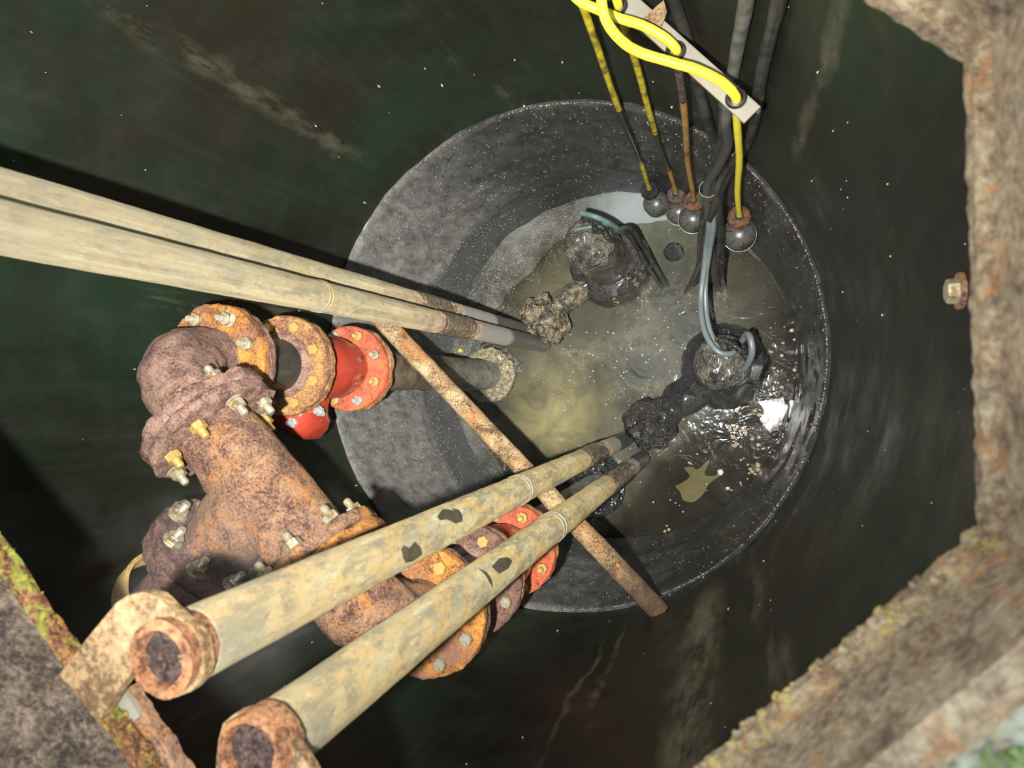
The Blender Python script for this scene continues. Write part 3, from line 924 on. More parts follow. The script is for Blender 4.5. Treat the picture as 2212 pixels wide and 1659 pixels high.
# cast lettering on the far valve: worn, only its rows of strokes can be made out
def text_mesh(txt):
    cu = bpy.data.curves.new('t', 'FONT'); cu.body = txt; cu.size = 1.0
    o = bpy.data.objects.new('t', cu); sc.collection.objects.link(o)
    dg = bpy.context.evaluated_depsgraph_get()
    me = bpy.data.meshes.new_from_object(o.evaluated_get(dg))
    bpy.data.objects.remove(o)
    return me


def wrap_text(txt, fn, name, mat, parent, size):
    me = text_mesh(txt); mb = MB()
    mb.v = [fn(v.co.x*size, v.co.y*size) for v in me.vertices]
    mb.f = [tuple(p.vertices) for p in me.polygons]
    return mb.build(name, mat, parent, smooth=False)


valve1 = bpy.data.objects['check_valve']
for row, txt in enumerate(('JUC1', 'CAVNV', 'OCONR')):
    a0 = math.radians(-22-row*11)
    def fn(x, y, a0=a0, row=row):
        a = a0+y/0.084; h = 1.622+x+row*0.004
        r = 0.0842
        return V3(P1.x+r*math.cos(a), P1.y+r*math.sin(a), h)
    wrap_text(txt, fn, 'cast_lettering', M['red_worn'], valve1, 0.0165)

# ------------------------------------------------------------------ guide rails
RR = 0.031
RAILS = {'A1': (Vector((-0.839, 0.231)), 0.50, 2.86), 'A2': (Vector((-0.780, 0.177)), 0.50, 2.90),
         'B1': (Vector((-0.434, -0.215)), 0.485, 2.90), 'B2': (Vector((-0.366, -0.292)), 0.512, 2.90)}
RL = {'A1': 'grey guide rail of the far pair, upper one, with a rusty tan lower half',
      'A2': 'streaked grey guide rail of the far pair, lower and wider in view',
      'B1': 'yellow-grey near guide rail ending at the tan plate socket',
      'B2': 'yellow-brown near guide rail, lowest of the four pipes'}
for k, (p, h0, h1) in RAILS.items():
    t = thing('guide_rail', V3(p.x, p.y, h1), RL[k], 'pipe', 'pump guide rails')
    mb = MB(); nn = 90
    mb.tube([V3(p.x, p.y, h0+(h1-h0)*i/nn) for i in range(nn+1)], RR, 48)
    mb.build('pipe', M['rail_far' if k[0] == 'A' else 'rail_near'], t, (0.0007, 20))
    # weld or cutter lines round the pipe
    dd = p.length
    for px, py in {'A1': (), 'A2': ((685, 640), (692, 642)), 'B1': ((1112, 1055), (1118, 1053)), 'B2': ((1185, 1140), (1191, 1135))}[k]:
        v = ray(px, py); h = dd/math.hypot(v.x, v.y)
        mb = MB(); mb.lathe(V3(p.x, p.y, h), UP, [(RR-0.001, 0), (RR+0.0012, 0.0008), (RR+0.0012, 0.0022), (RR-0.001, 0.003)], 40, closed=True)
        mb.build('score_line', M['strip'], t)
    # rippled scale sleeve
    hs_ = {'A1': (1.74, 2.02), 'A2': (1.76, 2.04), 'B1': (2.02, 2.36), 'B2': (2.04, 2.48)}[k]
    mb = MB(); nn = 24
    mb.tube([V3(p.x, p.y, hs_[0]+(hs_[1]-hs_[0])*i/nn) for i in range(nn+1)],
            lambda s: RR-0.0006+0.0022*math.sin(PI*s)**0.6+0.0010*math.sin(s*90), 40)
    mb.build('scale_sleeve', M['scale'], t, (0.0022, 70))


def rail_patch(k, pxs, mat, name='stain'):
    """thin wet patch on the pipe's side that faces the opening"""
    p, h0, h1 = RAILS[k]; mb = MB(); ring = []
    pts = []
    for px, py in pxs:
        v = ray(px, py); q = Vector((v.x, v.y))
        a = q.dot(q); b = -2*q.dot(p); c = p.dot(p)-(RR+0.0009)**2
        disc = max(b*b-4*a*c, 0); tt = (-b-math.sqrt(disc))/(2*a)
        pts.append((math.atan2(q.y*tt-p.y, q.x*tt-p.x), tt))
    ca = sum(a for a, _ in pts)/len(pts); ch = sum(h for _, h in pts)/len(pts)
    def pt(a, h): return V3(p.x+(RR+0.0009)*math.cos(a), p.y+(RR+0.0009)*math.sin(a), h)
    fine = []
    for i in range(len(pts)):
        (a0, b0), (a1, b1) = pts[i], pts[(i+1) % len(pts)]
        for s in range(5): fine.append((a0+(a1-a0)*s/5, b0+(b1-b0)*s/5))
    rings = []
    for f in (0.02, 0.35, 0.7, 1.0):
        rings.append([pt(ca+(a-ca)*f, ch+(h-ch)*f) for a, h in fine])
    mb.rings(rings, True, False)
    root = [o for o in bpy.data.objects if o.get('label') == RL[k]][0]
    mb.build(name, mat, root)


M['stain'] = simple('dark_scraped_patch', srgb(96, 92, 76), 0.4, 0, 0.4, 0.3, 40, 0.1)
rail_patch('B1', [(944, 1116), (956, 1100), (975, 1102), (998, 1112), (999, 1126), (984, 1131), (965, 1122), (950, 1124)], M['stain'])
rail_patch('B1', [(975, 1098), (990, 1101), (998, 1112), (984, 1106)], M['stain'])
rail_patch('B1', [(866, 1186), (872, 1178), (884, 1184), (896, 1170), (909, 1184), (911, 1198), (893, 1212), (876, 1216), (870, 1204)], M['stain'])
rail_patch('B2', [(1062, 1224), (1078, 1206), (1096, 1204), (1106, 1212), (1098, 1228), (1078, 1240), (1070, 1232)], M['stain'])
rail_patch('B2', [(1032, 1228), (1048, 1234), (1062, 1252), (1064, 1272), (1056, 1256), (1046, 1240)], M['stain'])

# brackets that hold the near rails' heads
br = thing('rail_bracket', V3(-0.434, -0.215, 0.47), 'tan plate bracket with rounded end holding the first near rail head', 'bracket', None)
p1 = Vector((-0.434, -0.215))
ldir = ll.normalized(); lnrm = Vector((ldir.y, -ldir.x))
if lnrm.x > 0: lnrm = -lnrm


def tab(parent, p, dirn, length, width, h, th, mat, r_end, name='plate'):
    side = Vector((-dirn.y, dirn.x)); poly = []
    for k in range(17):
        a = -PI/2+PI*k/16
        q = p-dirn*(math.cos(a)*r_end)+side*(math.sin(a)*width/2)
        poly.append(Vector((q.x, q.y, CAM_Z-h)))
    for sgn in (1, -1):
        q = p+dirn*length+side*(sgn*width/2)
        poly.append(Vector((q.x, q.y, CAM_Z-h)))
    mb = MB(); mb.prism(poly, Vector((0, 0, th)))
    return mb.build(name, mat, parent, smooth=False)


def plate_from(parent, pix, h, th, mat):
    sm = [at(a, b, h) for a, b in pix]
    mb = MB(); mb.prism(sm[::-1], Vector((0, 0, -th)))
    return mb.build('plate', mat, parent, smooth=False)


plate_from(br, [(129, 1457), (189, 1378), (252, 1302), (277, 1286), (309, 1279), (340, 1288), (378, 1325), (419, 1359), (436, 1386), (441, 1413), (443, 1442), (435, 1469),
                (412, 1494), (378, 1507), (345, 1503), (315, 1488), (296, 1470), (287, 1450), (252, 1495), (211, 1561)], 0.463, 0.011, M['plate'])
mb = MB(); mb.lathe(V3(p1.x, p1.y, 0.485), UP, [(0.0215, 0), (0.029, 0), (0.0295, 0.030), (0.031, 0.034), (0.0235, 0.036), (0.0215, 0.030)], 48, closed=True)
mb.build('socket', M['socket'], br, (0.0016, 70))
mb = MB(); mb.lathe(V3(p1.x, p1.y, 0.484), UP, [(0.0005, 0.0235), (0.008, 0.0245), (0.016, 0.024), (0.0225, 0.025), (0.0225, 0.010)], 40)
mb.build('rust_core', M['hole'], br, (0.004, 90))
br2 = thing('rail_bracket', V3(-0.366, -0.292, 0.5), 'rusty ring bracket holding the second near rail head at the bottom edge', 'bracket', None)
p2 = Vector((-0.366, -0.292))
plate_from(br2, [(462, 1832), (467, 1650), (472, 1600), (482, 1562), (508, 1541), (545, 1531), (578, 1538), (602, 1560), (634, 1608), (668, 1659), (712, 1740), (712, 2190)], 0.484, 0.011, M['plate'])
p2 = xy(at(546, 1622, 0.475))
mb = MB(); mb.lathe(V3(p2.x, p2.y, 0.500), UP, [(0.0215, 0), (0.030, 0), (0.030, 0.026), (0.0285, 0.030), (0.0235, 0.030), (0.0215, 0.026)], 48, closed=True)
mb.build('socket', M['socket'], br2, (0.0016, 70))
mb = MB(); mb.lathe(V3(p2.x, p2.y, 0.500), UP, [(0.0005, 0.0225), (0.012, 0.0225), (0.0225, 0.0225), (0.0225, 0.010)], 40)
mb.build('rust_core', M['hole'], br2, (0.002, 90))
# rusted support angle under the left side of the frame
sa = thing('support_angle', at(320, 1590, 0.51), 'rusted angle bar with a grey end under the frame, lower left', 'angle bar')
a, b = at(268, 1500, 0.50), at(446, 1790, 0.50)
ax_ = (b-a).normalized(); sd_ = Vector((-ax_.y, ax_.x, 0))
mb = MB(); R = []
for k in range(41):
    c = a+(b-a)*k/40
    R.append([c+sd_*u*0.022+UP*v for u, v in ((-1, 0), (-0.33, 0), (0.33, 0), (1, 0), (1, 0.012), (0.33, 0.012), (-0.33, 0.012), (-1, 0.012))])
mb.rings(R); mb.build('bar', M['rust_brown'], sa, (0.003, 50))
mb = MB(); mb.box(a+ax_*0.012+UP*0.0145, ax_*0.016, sd_*0.021, UP*0.0022); mb.build('end_plate', M['strip'], sa, smooth=False)

# ------------------------------------------------------------------ cross brace
q0 = wall_at(1425, 1322); hb = CAM_Z-q0.z
q1 = at(835, 702, hb)
dirb = (q1-q0); dirb.z = 0; dirb.normalize()
far = q0+dirb*1.26
# stop at the wall
while (xy(far)-WC).length > WR-0.004: far -= dirb*0.004
mb = MB(); nn = 60
mb.tube([q0-dirb*0.005+(far-q0)*k/nn for k in range(nn+1)], 0.0265, 40)
o = mb.build('cross_brace', M['rust_bar'], loc=q0, rough=(0.0022, 24))
tag(o, 'rust-mottled round brace pipe crossing the well behind the rails', 'pipe')
cb = o
mb = MB()
for k in range(2):
    c = q0+dirb*(0.135+0.018*k)+UP*0.02-dirb.cross(UP)*(0.004-0.012*k)
    mb.blob(c, 0.012, 0.012, 0.008, 0.4, 9, 12, 8, k)
mb.build('rust_blister', M['rust_orange'], cb)

# ------------------------------------------------------------------ pumps
def pump(P, which):
    x, y = P
    t = thing('pump', V3(x, y, 3.06), {1: 'sludge-covered submersible pump beside the far wall, pale teal cable on top',
                                       2: 'black submersible pump under two grey cables at the right'}[which], 'pump', 'submersible pumps')
    body = M['pump_top']; dk = M['sludge'] if which == 1 else M['sludge_black']
    mb = MB()
    pr = [(0.0, 2.415), (0.03, 2.415), (0.055, 2.418), (0.075, 2.425), (0.088, 2.440), (0.093, 2.465)]
    pr += [(0.093+0.002*(k % 2), 2.49+0.03*k) for k in range(11)]
    pr += [(0.10, 2.815)]
    pr = [(max(r, 0.002), h) for r, h in pr]
    mb.lathe(Vector((x, y, CAM_Z)), DN, pr, 48)
    mb.build('motor_housing', body, t, (0.006, 18, which))
    mb = MB(); SEG = 64; R = []
    for r, h in ((0.10, 2.80), (0.128, 2.815), (0.148, 2.84), (0.158, 2.88), (0.160, 2.93), (0.155, 2.98), (0.140, 3.05)):
        R.append([V3(x+(r+0.012*((k/SEG)))*math.cos(2*PI*k/SEG+A45), y+(r+0.012*(k/SEG))*math.sin(2*PI*k/SEG+A45), h) for k in range(SEG)])
    mb.rings(R); mb.build('volute', dk, t, (0.014, 14, which))
    # discharge arm to the rail claw
    c0 = V3(x, y, 2.90); ce = at(1175, 692, 2.80) if which == 1 else at(1402, 915, 2.80)
    mid = c0.lerp(ce, 0.5)+UP*0.01
    mb = MB(); pp = smooth_path([c0.lerp(ce, 0.2), mid, ce.lerp(c0, 0.12)], 10)
    mb.tube(pp, lambda s: 0.078-0.012*s if which == 2 else 0.05-0.010*s, 28)
    mb.build('discharge_arm', M['sludge_tan'] if which == 1 else dk, t, (0.016, 18, which))
    mb = MB(); dr = (ce-c0).normalized(); a = math.atan2(dr.y, dr.x)
    mb.blob(ce, 0.085, 0.10, 0.09, 0.38, 7, 48, 30, 3*which, a)
    mb.build('rail_claw', M['sludge_tan'] if which == 1 else M['sludge'], t, (0.009, 32, which))
    # lid details: round cap, lifting bail, cable gland
    mb = MB(); mb.lathe(V3(x-0.01, y-0.012, 2.420), UP, [(0.048, 0), (0.05, 0.004), (0.044, 0.008), (0.030, 0.007), (0.026, 0.004), (0.004, 0.004)], 36)
    mb.build('cap_disc', body, t, (0.003, 40))
    s = Vector((0.6, 0.75, 0)).normalized() if which == 1 else Vector((0.55, 0.8, 0)).normalized()
    g = V3(x, y, 2.43)+s*0.062
    mb = MB(); mb.tube([g, g+UP*0.02, g+UP*0.032, g+UP*0.05], [0.026, 0.024, 0.018, 0.017], 20)
    mb.build('cable_gland', dk, t, (0.003, 40))
    sd = Vector((-s.y, s.x, 0))
    mb = MB(); mb.tube(smooth_path([g+sd*0.055-s*0.01-UP*0.01, g+sd*0.052-s*0.01+UP*0.045, g+sd*0.02+UP*0.075, g-sd*0.025+UP*0.075, g-sd*0.058-s*0.01+UP*0.045, g-sd*0.06-s*0.01-UP*0.01], 6), 0.010, 14)
    mb.build('lifting_bail', M['sludge'], t, (0.004, 40))
    for k in range(6):
        an = k*PI/3+0.4
        c = V3(x+0.118*math.cos(an), y+0.118*math.sin(an), 2.808)
        mb = MB(); mb.blob(c, 0.014, 0.014, 0.012, 0.5, 9, 12, 8, k); mb.build('cap_screw', dk, t)
    if which == 1:
        mb = MB()
        for k in range(26):
            an = random.uniform(-2.6, 0.5); r = random.uniform(0.11, 0.16)
            mb.blob(V3(x+r*math.cos(an), y+r*math.sin(an), 2.82+random.uniform(0, 0.05)), .012, .012, .010, 0.6, 9, 9, 6, k)
        mb.build('sludge_lump', M['sludge_tan'], t)['kind'] = 'stuff'
    return t


PU1, PU2 = Vector((-0.492, 0.500)), Vector((-0.045, 0.078))
pump(PU1, 1)
pump(PU2, 2)

# ------------------------------------------------------------------ float bracket, cords and floats
HBR = 1.29
e0, e1 = at(1624, 250, HBR), at(1240, -95, HBR)
bdv = (e1-e0).normalized(); bsv = Vector((-bdv.y, bdv.x, 0))
e1 = e0+bdv*0.49
while (xy(e1)-WC).length > WR-0.004: e1 -= bdv*0.004
fb = thing('float_bracket', e0, 'pale metal strip with black grommets holding the yellow cords', 'bracket')
mb = MB(); L = (e1-e0).length
mb.box((e0+e1)/2, bdv*(L/2), bsv*0.0175, UP*0.003); mb.build('strip', M['strip'], fb, (0.0006, 30), smooth=False)
mb = MB(); mb.box((e0+e1)/2-bsv*0.0175-UP*0.012, bdv*(L/2), bsv*0.0025, UP*0.012); mb.build('folded_edge', M['strip'], fb, smooth=False)
holes = [at(1335, 15, HBR), at(1460, 112, HBR), at(1590, 214, HBR)]
for hp in holes:
    mb = MB(); mb.lathe(hp+DN*0.007, UP, [(0.010, 0), (0.018, 0.001), (0.0195, 0.004), (0.0185, 0.012), (0.016, 0.016), (0.012, 0.017), (0.009, 0.012)], 32, closed=True)
    mb.build('grommet', M['grommet'], fb)
ga, gb = at(1392, 46, HBR-0.005), at(1438, 78, HBR-0.005)
mb = MB(); mb.prism([at(1388, 42, HBR), at(1424, 72, HBR), at(1441, 28, HBR-0.02), at(1434, 3, HBR-0.03)], UP*0.004)
mb.build('wall_tab', M['plate'], fb, smooth=False)

HF = [2.85, 2.90, 2.65, 2.40]
FPX_ = [(1418, 441), (1467, 458), (1497, 473), (1597, 508)]
FL = ['lowest dark grey float hanging at the left of the four, dark cord weight', 'grey float with a dull brown weight, second from the left',
      'grey float with coppery weight half hidden behind the twisted cables', 'largest grey float with a ridged copper weight on clean yellow cord']
WM = ['weight_dark', 'weight_dull', 'weight_copper', 'weight_copper']
tops = [at(1257, 8, 1.27), holes[0], holes[1], holes[2]]
for i in range(4):
    c = at(*FPX_[i], HF[i])
    t = thing('float_switch', c, FL[i], 'float', 'level floats')
    r = 0.052
    mb = MB()
    pr = []
    for k in range(15):
        a = PI/2*k/14
        pr.append((max(r*math.sin(a), 0.002), 0.052*math.cos(a)))
    pr += [(r+0.0016, 0.0), (r+0.0016, -0.003), (r-0.002, -0.006)]
    for k in range(1, 9):
        a = PI/2*k/8
        pr.append((max((r-0.002)*math.cos(a), 0.002), -0.006-0.052*math.sin(a)))
    tilt = Vector((0.10, -0.10, 1)) if i else Vector((0.25, -0.12, 1))
    mb.lathe(c, tilt, pr, 40)
    mb.build('float_body', M['float'], t)
    ax = tilt.normalized(); u, v, _ = basis(ax)
    mb = MB()
    mb.lathe(c+ax*0.048, ax, [(0.009, 0.001), (0.015, 0.0), (0.015, 0.005), (0.009, 0.006)], 24, closed=True)
    for k in range(6):
        a = k*PI/3
        dr = u*math.cos(a)+v*math.sin(a)
        mb.tube([c+(dr*math.sin(b)+ax*math.cos(b))*(r+0.0003) for b in (0.55, 0.7, 0.85, 1.0)], 0.0012, 6)
    mb.build('moulded_ribs', M['rubber'], t)
    wc = at(*[(1404, 412), (1461, 421), (1499, 436), (1597, 470)][i], HF[i]-0.09)
    mb = MB(); SEG = 60; R = []
    for k in range(13):
        th = PI*k/12; rr = 0.036
        R.append([wc+Vector((math.sin(th)*rr*(1+0.025*math.cos(12*2*PI*q/SEG))*math.cos(2*PI*q/SEG), math.sin(th)*rr*(1+0.025*math.cos(12*2*PI*q/SEG))*math.sin(2*PI*q/SEG), -math.cos(th)*rr*0.95)) for q in range(SEG)])
    mb.rings(R); mb.build('cord_weight', M[WM[i]], t, (0.001, 40))
    mb = MB(); mb.lathe(wc+UP*0.028, UP, [(0.014, 0), (0.013, 0.006), (0.011, 0.010)], 18); mb.build('weight_collar', M['rubber'], t)
    # hanging cord, in its stained lengths
    topp = tops[i]
    def cpt(s): return wc.lerp(topp, s)+Vector((0.004*math.sin(7*s+i), 0.003*math.sin(5*s+2*i), 0))*(1-s)*s*4
    parts = {0: ((0, .28, 'yellow_dirty'), (.28, .62, 'cord_black'), (.62, 1.0, 'yellow_dirty')),
             1: ((0, .25, 'cord_brown'), (.25, .52, 'cord_black'), (.52, 1.0, 'yellow_dirty')),
             2: ((0, .8, 'cord_brown'), (.8, 1.0, 'weight_dull')),
             3: ((0, 1.0, 'yellow'),)}[i]
    for s0, s1, m in parts:
        mb = MB(); mb.tube([cpt(s0+(s1-s0)*k/12) for k in range(13)], 0.0078, 14)
        mb.build('cord', M[m], t, (0.0008, 60), label=None)
    mb = MB(); mb.tube([c+ax*0.045, (c+wc)/2, wc], 0.0065, 10); mb.build('cord_tail', M['rubber'], t)
floats = [o for o in bpy.data.objects if o.name.startswith('float_switch') and o.type == 'EMPTY']


def up_cord(fi, pix, name='cord_loop', mat='yellow', r=0.0085):
    pts = [at(px, py, h) for px, py, h in pix]
    path = smooth_path(pts, 10)
    mb = MB(); mb.tube(path, r, 18)
    mb.build(name, M[mat], floats[fi], (0.0004, 60))
    return path


loop3 = up_cord(3, [(1590, 222, 1.30), (1588, 206, 1.262), (1560, 178, 1.235), (1510, 152, 1.215), (1450, 134, 1.20), (1385, 114, 1.185), (1345, 90, 1.165), (1312, 50, 1.14), (1300, 5, 1.12), (1297, -60, 1.09), (1310, -160, 1.03)])
up_cord(2, [(1461, 116, 1.30), (1459, 104, 1.262), (1434, 80, 1.25), (1390, 56, 1.24), (1340, 40, 1.235), (1290, 20, 1.225), (1250, 0, 1.21), (1215, -40, 1.18)])
up_cord(1, [(1336, 22, 1.30), (1334, 6, 1.262), (1322, -20, 1.235), (1290, -70, 1.2)])
up_cord(0, [(1257, 8, 1.27), (1250, -8, 1.25), (1236, -40, 1.22)])
# worn print along the cord: only CSA can be read
cum = [0.0]
for k in range(1, len(loop3)): cum.append(cum[-1]+(loop3[k]-loop3[k-1]).length)


def cord_fn(x, y):
    s = 0.205-x
    k = max(i for i in range(len(cum)) if cum[i] <= s)
    k = min(k, len(loop3)-2)
    tt = (s-cum[k])/(cum[k+1]-cum[k])
    p = loop3[k].lerp(loop3[k+1], tt); tg = (loop3[k]-loop3[k+1]).normalized()
    view = Vector((0.15, -0.35, 1)).normalized()
    n = (view-tg*view.dot(tg)).normalized(); sdv = n.cross(tg)
    a = y/0.009
    return p+(n*math.cos(a)+sdv*math.sin(a))*0.0092


wrap_text('- CSA CUPPE8 60A2A 8ND HO2 VW', cord_fn, 'cord_print', simple('cord_print_ink', srgb(96, 86, 8), 0.6), floats[3], 0.0080)

# ------------------------------------------------------------------ power cables
def cable(pix, r, mat, label, name='power_cable', seg=16, rough=(0.0012, 30)):
    path = smooth_path([at(*p) for p in pix], 8)
    for q in path:
        dd = xy(q)-WC; lim = WR-r-(0.020 if q.z < CAM_Z-H_LEDGE+0.03 else 0.006)
        n_ = 0
        while (xy(q)-WC).length > lim and n_ < 200:
            q.xy = xy(q)*0.995; q.z = CAM_Z-(CAM_Z-q.z)*0.995; n_ += 1
    mb = MB(); mb.tube(path, r, seg)
    o = mb.build(name, M[mat], loc=at(*pix[-1]), rough=rough)
    tag(o, label, 'cable', 'pump power cables')
    return path


cable([(1622, -120, 1.05), (1612, 0, 1.20), (1596, 90, 1.33), (1577, 190, 1.48), (1568, 262, 1.62), (1572, 312, 1.75), (1550, 362, 1.90), (1528, 402, 2.03), (1530, 470, 2.2), (1538, 540, 2.45), (1545, 600, 2.72), (1552, 626, 3.02)],
      0.0125, 'cable_grey', 'thick grey cable hanging behind the strip, thickest one')
cable([(1700, -120, 1.05), (1676, 20, 1.22), (1654, 110, 1.36), (1636, 200, 1.50), (1630, 260, 1.62), (1604, 325, 1.78), (1566, 372, 1.94), (1548, 420, 2.05), (1556, 500, 2.28), (1552, 570, 2.55), (1556, 615, 2.98)],
      0.0095, 'cable_dark', 'dark cable bowing out right of the strip end')
cable([(1440, -60, 1.20), (1466, 30, 1.34), (1492, 110, 1.46), (1512, 200, 1.60), (1534, 280, 1.75), (1560, 345, 1.90), (1558, 400, 2.02), (1534, 470, 2.18), (1520, 540, 2.42), (1516, 590, 2.66), (1498, 612, 2.80), (1486, 622, 3.02)],
      0.011, 'cable_dark', 'dark cable coming from the upper left into the twisted bundle')
cable([(1575, 225, 1.6), (1578, 300, 1.77), (1560, 350, 1.92), (1560, 400, 2.04), (1526, 440, 2.12), (1514, 510, 2.34), (1510, 570, 2.58), (1494, 612, 2.84), (1480, 632, 3.02)],
      0.010, 'cable_dark', 'dark slimed cable at the front of the twisted bundle')
cable([(1512, 425, 2.10), (1545, 478, 2.22), (1530, 540, 2.44), (1504, 590, 2.64), (1492, 616, 3.0)],
      0.011, 'cable_grey', 'muddy grey cable tail crossing the bundle into the water')
cable([(1716, -100, 1.05), (1690, 10, 1.20), (1668, 90, 1.33), (1648, 180, 1.47), (1640, 240, 1.58), (1618, 310, 1.74), (1580, 372, 1.93), (1556, 430, 2.07), (1562, 520, 2.34), (1560, 590, 2.62), (1566, 622, 3.02)],
      0.0065, 'cord_black', 'thin dark stained cable rightmost of the hanging cables')
cable([(1562, 226, 1.62), (1558, 290, 1.76), (1552, 345, 1.90), (1540, 395, 2.02), (1545, 450, 2.16), (1560, 520, 2.36), (1548, 580, 2.60), (1560, 612, 2.86), (1548, 628, 3.02)],
      0.009, 'cable_dark', 'dark cable twisted through the middle of the bundle')
PT2 = V3(PU2.x, PU2.y, 2.40)
cable([(1528, 430, 2.12), (1532, 480, 2.2), (1526, 535, 2.32), (1520, 590, 2.38), (1514, 640, 2.40), (1516, 690, 2.38), (1528, 730, 2.36), (1552, 760, 2.35), (1578, 764, 2.36), (1594, 752, 2.38)],
      0.0095, 'cable_clean', 'clean grey cable curving onto the right pump, left of two', rough=None)
cable([(1538, 440, 2.14), (1540, 490, 2.22), (1532, 545, 2.33), (1524, 600, 2.40), (1524, 660, 2.42), (1532, 710, 2.41), (1550, 752, 2.40), (1556, 765, 2.41)],
      0.0095, 'cable_clean', 'clean grey cable curving onto the right pump, right of two', rough=None)
cable([(1604, 735, 2.38), (1614, 722, 2.34), (1622, 735, 2.32), (1624, 765, 2.33), (1612, 792, 2.38), (1600, 800, 2.415)],
      0.0105, 'cable_clean', 'short grey cable loop standing on top of the right pump', rough=None)
cable([(1322, 500, 2.50), (1360, 492, 2.55), (1384, 524, 2.65), (1404, 556, 2.76), (1424, 590, 2.88), (1444, 618, 3.02)],
      0.010, 'cable_dark', 'dark cable from the far pump down into the water, upper strand')
cable([(1318, 506, 2.52), (1352, 502, 2.57), (1376, 536, 2.67), (1396, 570, 2.79), (1418, 604, 2.92), (1432, 622, 3.02)],
      0.009, 'cable_dark', 'dark cable from the far pump down into the water, lower strand')
cable([(1256, 460, 2.36), (1285, 468, 2.35), (1312, 480, 2.38), (1332, 492, 2.44)],
      0.0095, 'teal', 'pale teal cable leaving the gland of the far pump', rough=None)
cable([(1244, 496, 2.41), (1276, 490, 2.40), (1304, 484, 2.41), (1326, 490, 2.46)],
      0.006, 'teal', 'thin pale teal cable across the far pump lid', rough=None)
tie = at(1530, 408, 2.04)
mb = MB(); mb.lathe(tie-UP*0.003, Vector((0.06, 0.1, 1)), [(0.024, 0), (0.0255, 0), (0.0255, 0.005), (0.024, 0.005)], 28, closed=True)
tag(mb.build('cable_tie', M['strip'], loc=tie), 'pale plastic tie around the dark cable bundle', 'cable tie')

# ------------------------------------------------------------------ debris in the water and on the wall
WZ = 3.003
mb = MB()
outl = [(1458, 1050), (1474, 1042), (1490, 1028), (1478, 1011), (1494, 1008), (1508, 1013), (1530, 993), (1532, 998), (1522, 1022), (1530, 1028), (1547, 1026), (1553, 1018), (1557, 1026), (1532, 1045), (1520, 1066), (1498, 1084), (1476, 1080), (1470, 1064)]
sm = smooth_path([Vector((a, b, 0)) for a, b in outl+outl[:1]], 5)[:-1]
poly = [at(p.x, p.y, 3.014) for p in sm]
mb.prism(poly, UP*0.003)
tag(mb.build('sunken_rag', M['rag'], loc=at(1500, 1045, 3.012), smooth=False), 'pale rag with torn arms sunk in the dark water below the right pump', 'rag')
mb = MB(); mb.blob(at(1556, 1020, 3.0), 0.012, 0.012, 0.006, 0.3, 9, 12, 8)
tag(mb.build('grease_lump', M['speck'], loc=at(1556, 1020, 3.0)), 'small white lump on the tip of the sunken rag', 'grease lump')
mb = MB(); mb.blob(at(1176, 488, 3.0), 0.012, 0.004, 0.003, 0.4, 9, 12, 8, 0, 0.6)
tag(mb.build('orange_leaf', M['leaf'], loc=at(1176, 488, 3.0)), 'small orange leaf scrap floating left of the far pump', 'leaf')
mb = MB(); mb.blob(at(994, 758, 2.98), 0.012, 0.010, 0.008, 0.5, 9, 12, 8)
tag(mb.build('yellow_scrap', M['yellow_dirty'], loc=at(994, 758, 2.98)), 'small yellow scrap beside the base elbow flange', 'scrap')
# pale scum sheet and grease clumps at the right rim
for nm, outl, lab in (('scum_patch', [(1636, 868), (1664, 862), (1690, 858), (1702, 880), (1692, 906), (1682, 930), (1662, 934), (1650, 920), (1640, 905), (1650, 890)], 'white scum patch on the water right of the right pump'),
                      ('scum_patch', [(1704, 866), (1730, 862), (1738, 880), (1730, 905), (1716, 920), (1716, 940), (1700, 944), (1692, 930), (1704, 905)], 'white scum flake stuck to the wall rim at the right')):
    cpx = sum(p[0] for p in outl)/len(outl); cpy = sum(p[1] for p in outl)/len(outl)
    mb = MB(); R = []
    fine = []
    for i in range(len(outl)):
        a, b = outl[i], outl[(i+1) % len(outl)]
        for s in range(5):
            fine.append((a[0]+(b[0]-a[0])*s/5+random.uniform(-2, 2), a[1]+(b[1]-a[1])*s/5+random.uniform(-2, 2)))
    for f, dz in ((1.0, 0.0), (0.97, 0.004), (0.75, 0.007), (0.45, 0.006), (0.08, 0.005)):
        R.append([at(cpx+(a-cpx)*f, cpy+(b-cpy)*f, 2.998)+UP*dz for a, b in fine])
    mb.rings(R[::-1])
    tag(mb.build(nm, M['scum'], loc=at(cpx, cpy, 2.998), rough=(0.0015, 50)), lab, 'scum')
random.seed(21)
ci = 0
for n_, (x0, y0, x1, y1), lab in ((8, (1590, 868, 1640, 905), 'tan grease clump against the lower right of the right pump'),
                                  (14, (1575, 925, 1640, 965), 'tan grease clump in the cluster between white scum and sunken rag'),
                                  (10, (1592, 985, 1640, 1035), 'tan grease clump at the rim level with the rag tip'),
                                  (6, (1570, 1040, 1605, 1085), 'tan grease clump at the rim just below the rag tip'),
                                  (5, (1415, 1135, 1450, 1165), 'tan grease clump in the small cluster at the bottom water edge'),
                                  (8, (1690, 690, 1735, 860), 'pale grease clump along the rim right of the right pump'),
                                  (7, (1660, 740, 1700, 850), 'pale grease clump on open water just right of the right pump')):
    for _ in range(n_):
        px, py, s_ = random.uniform(x0, x1), random.uniform(y0, y1), random.uniform(0.003, 0.008)
        c = at(px, py, 2.998); mb = MB(); mb.blob(c, s_*1.2, s_, s_*0.8, 0.6, 9, 9, 6, ci); ci += 1
        o = mb.build('grease_clump', M['grease'], loc=c)
        tag(o, lab, 'grease clump', lab.replace('clump', 'clumps', 1))
mb = MB()
random.seed(5)
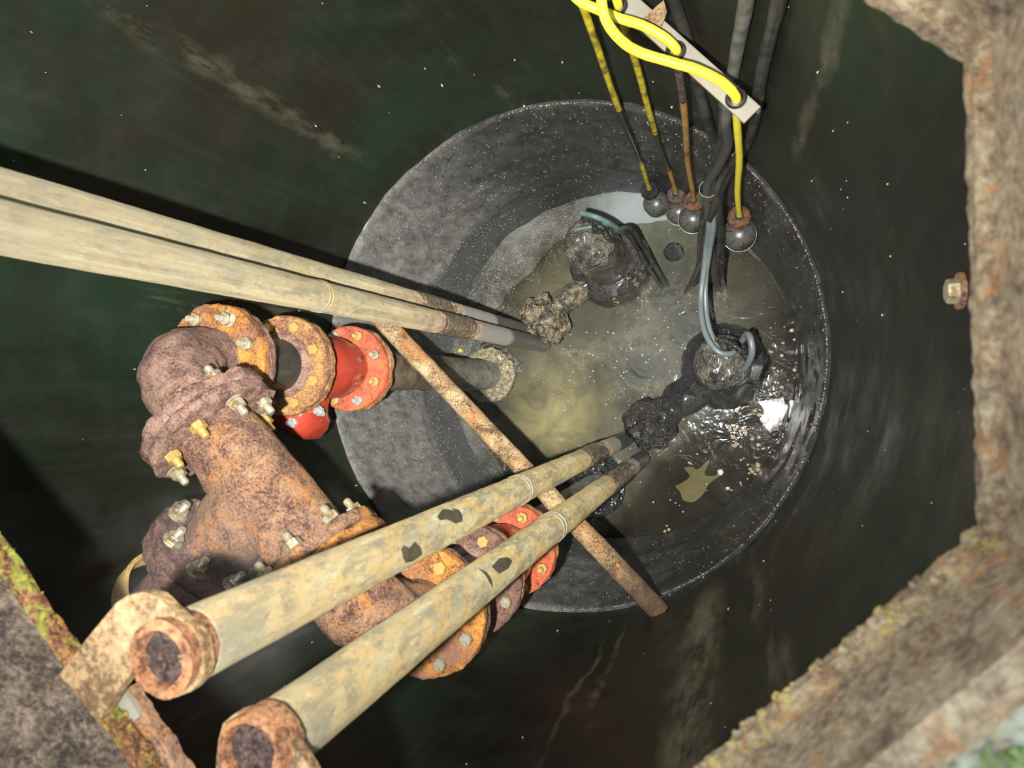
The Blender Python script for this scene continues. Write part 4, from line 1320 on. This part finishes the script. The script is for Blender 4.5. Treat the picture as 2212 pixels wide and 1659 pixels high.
for i in range(300):
    px, py = random.gauss(1420, 90), random.gauss(800, 110)
    if i % 3 == 0: px, py = random.uniform(1200, 1700), random.uniform(560, 1100)
    c = at(px, py, 3.002)
    if (xy(c)-WC).length > WR-0.02: continue
    s = random.uniform(0.0014, 0.0042)
    mb.blob(c, s, s, s, 0.0, 1, 8, 6)
tag(mb.build('foam_bubbles', M['steel']), 'tiny bright foam bubbles scattered over the murky water', 'bubbles', None, 'stuff')
mb = MB()
random.seed(9)
for i in range(150):
    a = random.uniform(0, 2*PI); h = random.uniform(0.6, H_LEDGE); s = random.uniform(0.0005, 0.0016)*h
    mb.blob(V3(WC.x+(WR-0.001)*math.cos(a), WC.y+(WR-0.001)*math.sin(a), h), s, s, s*random.uniform(1, 3), 0.3, 9, 6, 5, i)
o = mb.build('grease_specks', M['speck'], bpy.data.objects['wall_round']); o['kind'] = 'stuff'
# floor outlet seen through shallow water
c = at(1455, 545, 2.985)
mb = MB(); mb.lathe(c-UP*0.02, UP, [(0.034, 0), (0.040, 0.0), (0.041, 0.022), (0.036, 0.024), (0.034, 0.018)], 36, closed=True)
pn = thing('floor_drain', c, 'dark round pipe stub standing in shallow water below the floats', 'pipe stub')
mb.build('rim', M['sludge'], pn, (0.003, 40))
mb = MB(); mb.lathe(c-UP*0.02, UP, [(0.003, 0.010), (0.02, 0.010), (0.035, 0.010), (0.035, 0.0)], 30); mb.build('plug', M['sludge_black'], pn)
# anchor bolt on the right wall
wb = wall_at(2078, 628)
inw = (WC.to_3d()+UP*wb.z-wb); inw.z = 0; inw.normalize()
ab = thing('anchor_bolt', wb, 'rusty anchor bolt on the right wall beside the frame', 'bolt')
place(HEAD['zinc'], 'bolt_head', ab, wb+inw*0.004, inw); 
mb = MB(); mb.lathe(wb, inw, [(0.02, 0), (0.02, 0.004), (0.006, 0.005)], 24); mb.build('plate', M['rust_brown'], ab)

# thin steam hanging near the hand lamp
t = NT('thin_steam')
t.n.remove(t.b)
vs = t.n.new('ShaderNodeVolumeScatter'); vs.inputs['Color'].default_value = (0.96, 0.97, 1.0, 1); vs.inputs['Anisotropy'].default_value = 0.0
ln = t.n.new('ShaderNodeVectorMath'); ln.operation = 'LENGTH'; t.l.new(t.map((1/0.20, 1/0.20, 1/0.34)), ln.inputs[0])
fall = t.mask(ln.outputs['Value'], 1.0, 0.25)
t.l.new(t.math('MULTIPLY', t.math('MULTIPLY', fall, t.mask(t.noise(7, 4, 0.6, dist=0.6), 0.38, 0.66)), 1.3), vs.inputs['Density'])
t.l.new(vs.outputs[0], t.n['Material Output'].inputs['Volume'])
sc_ = at(520, 1270, 0.98)
mb = MB(); mb.blob(sc_, 0.20, 0.20, 0.34, 0, 1, 24, 14)
tag(mb.build('steam', t.m, loc=sc_), 'thin pale steam hanging around the tee and the near rail heads', 'steam', None, 'stuff')

for o in bpy.data.objects:
    for k in ('_o', '_root', '_m'):
        if k in o: del o[k]
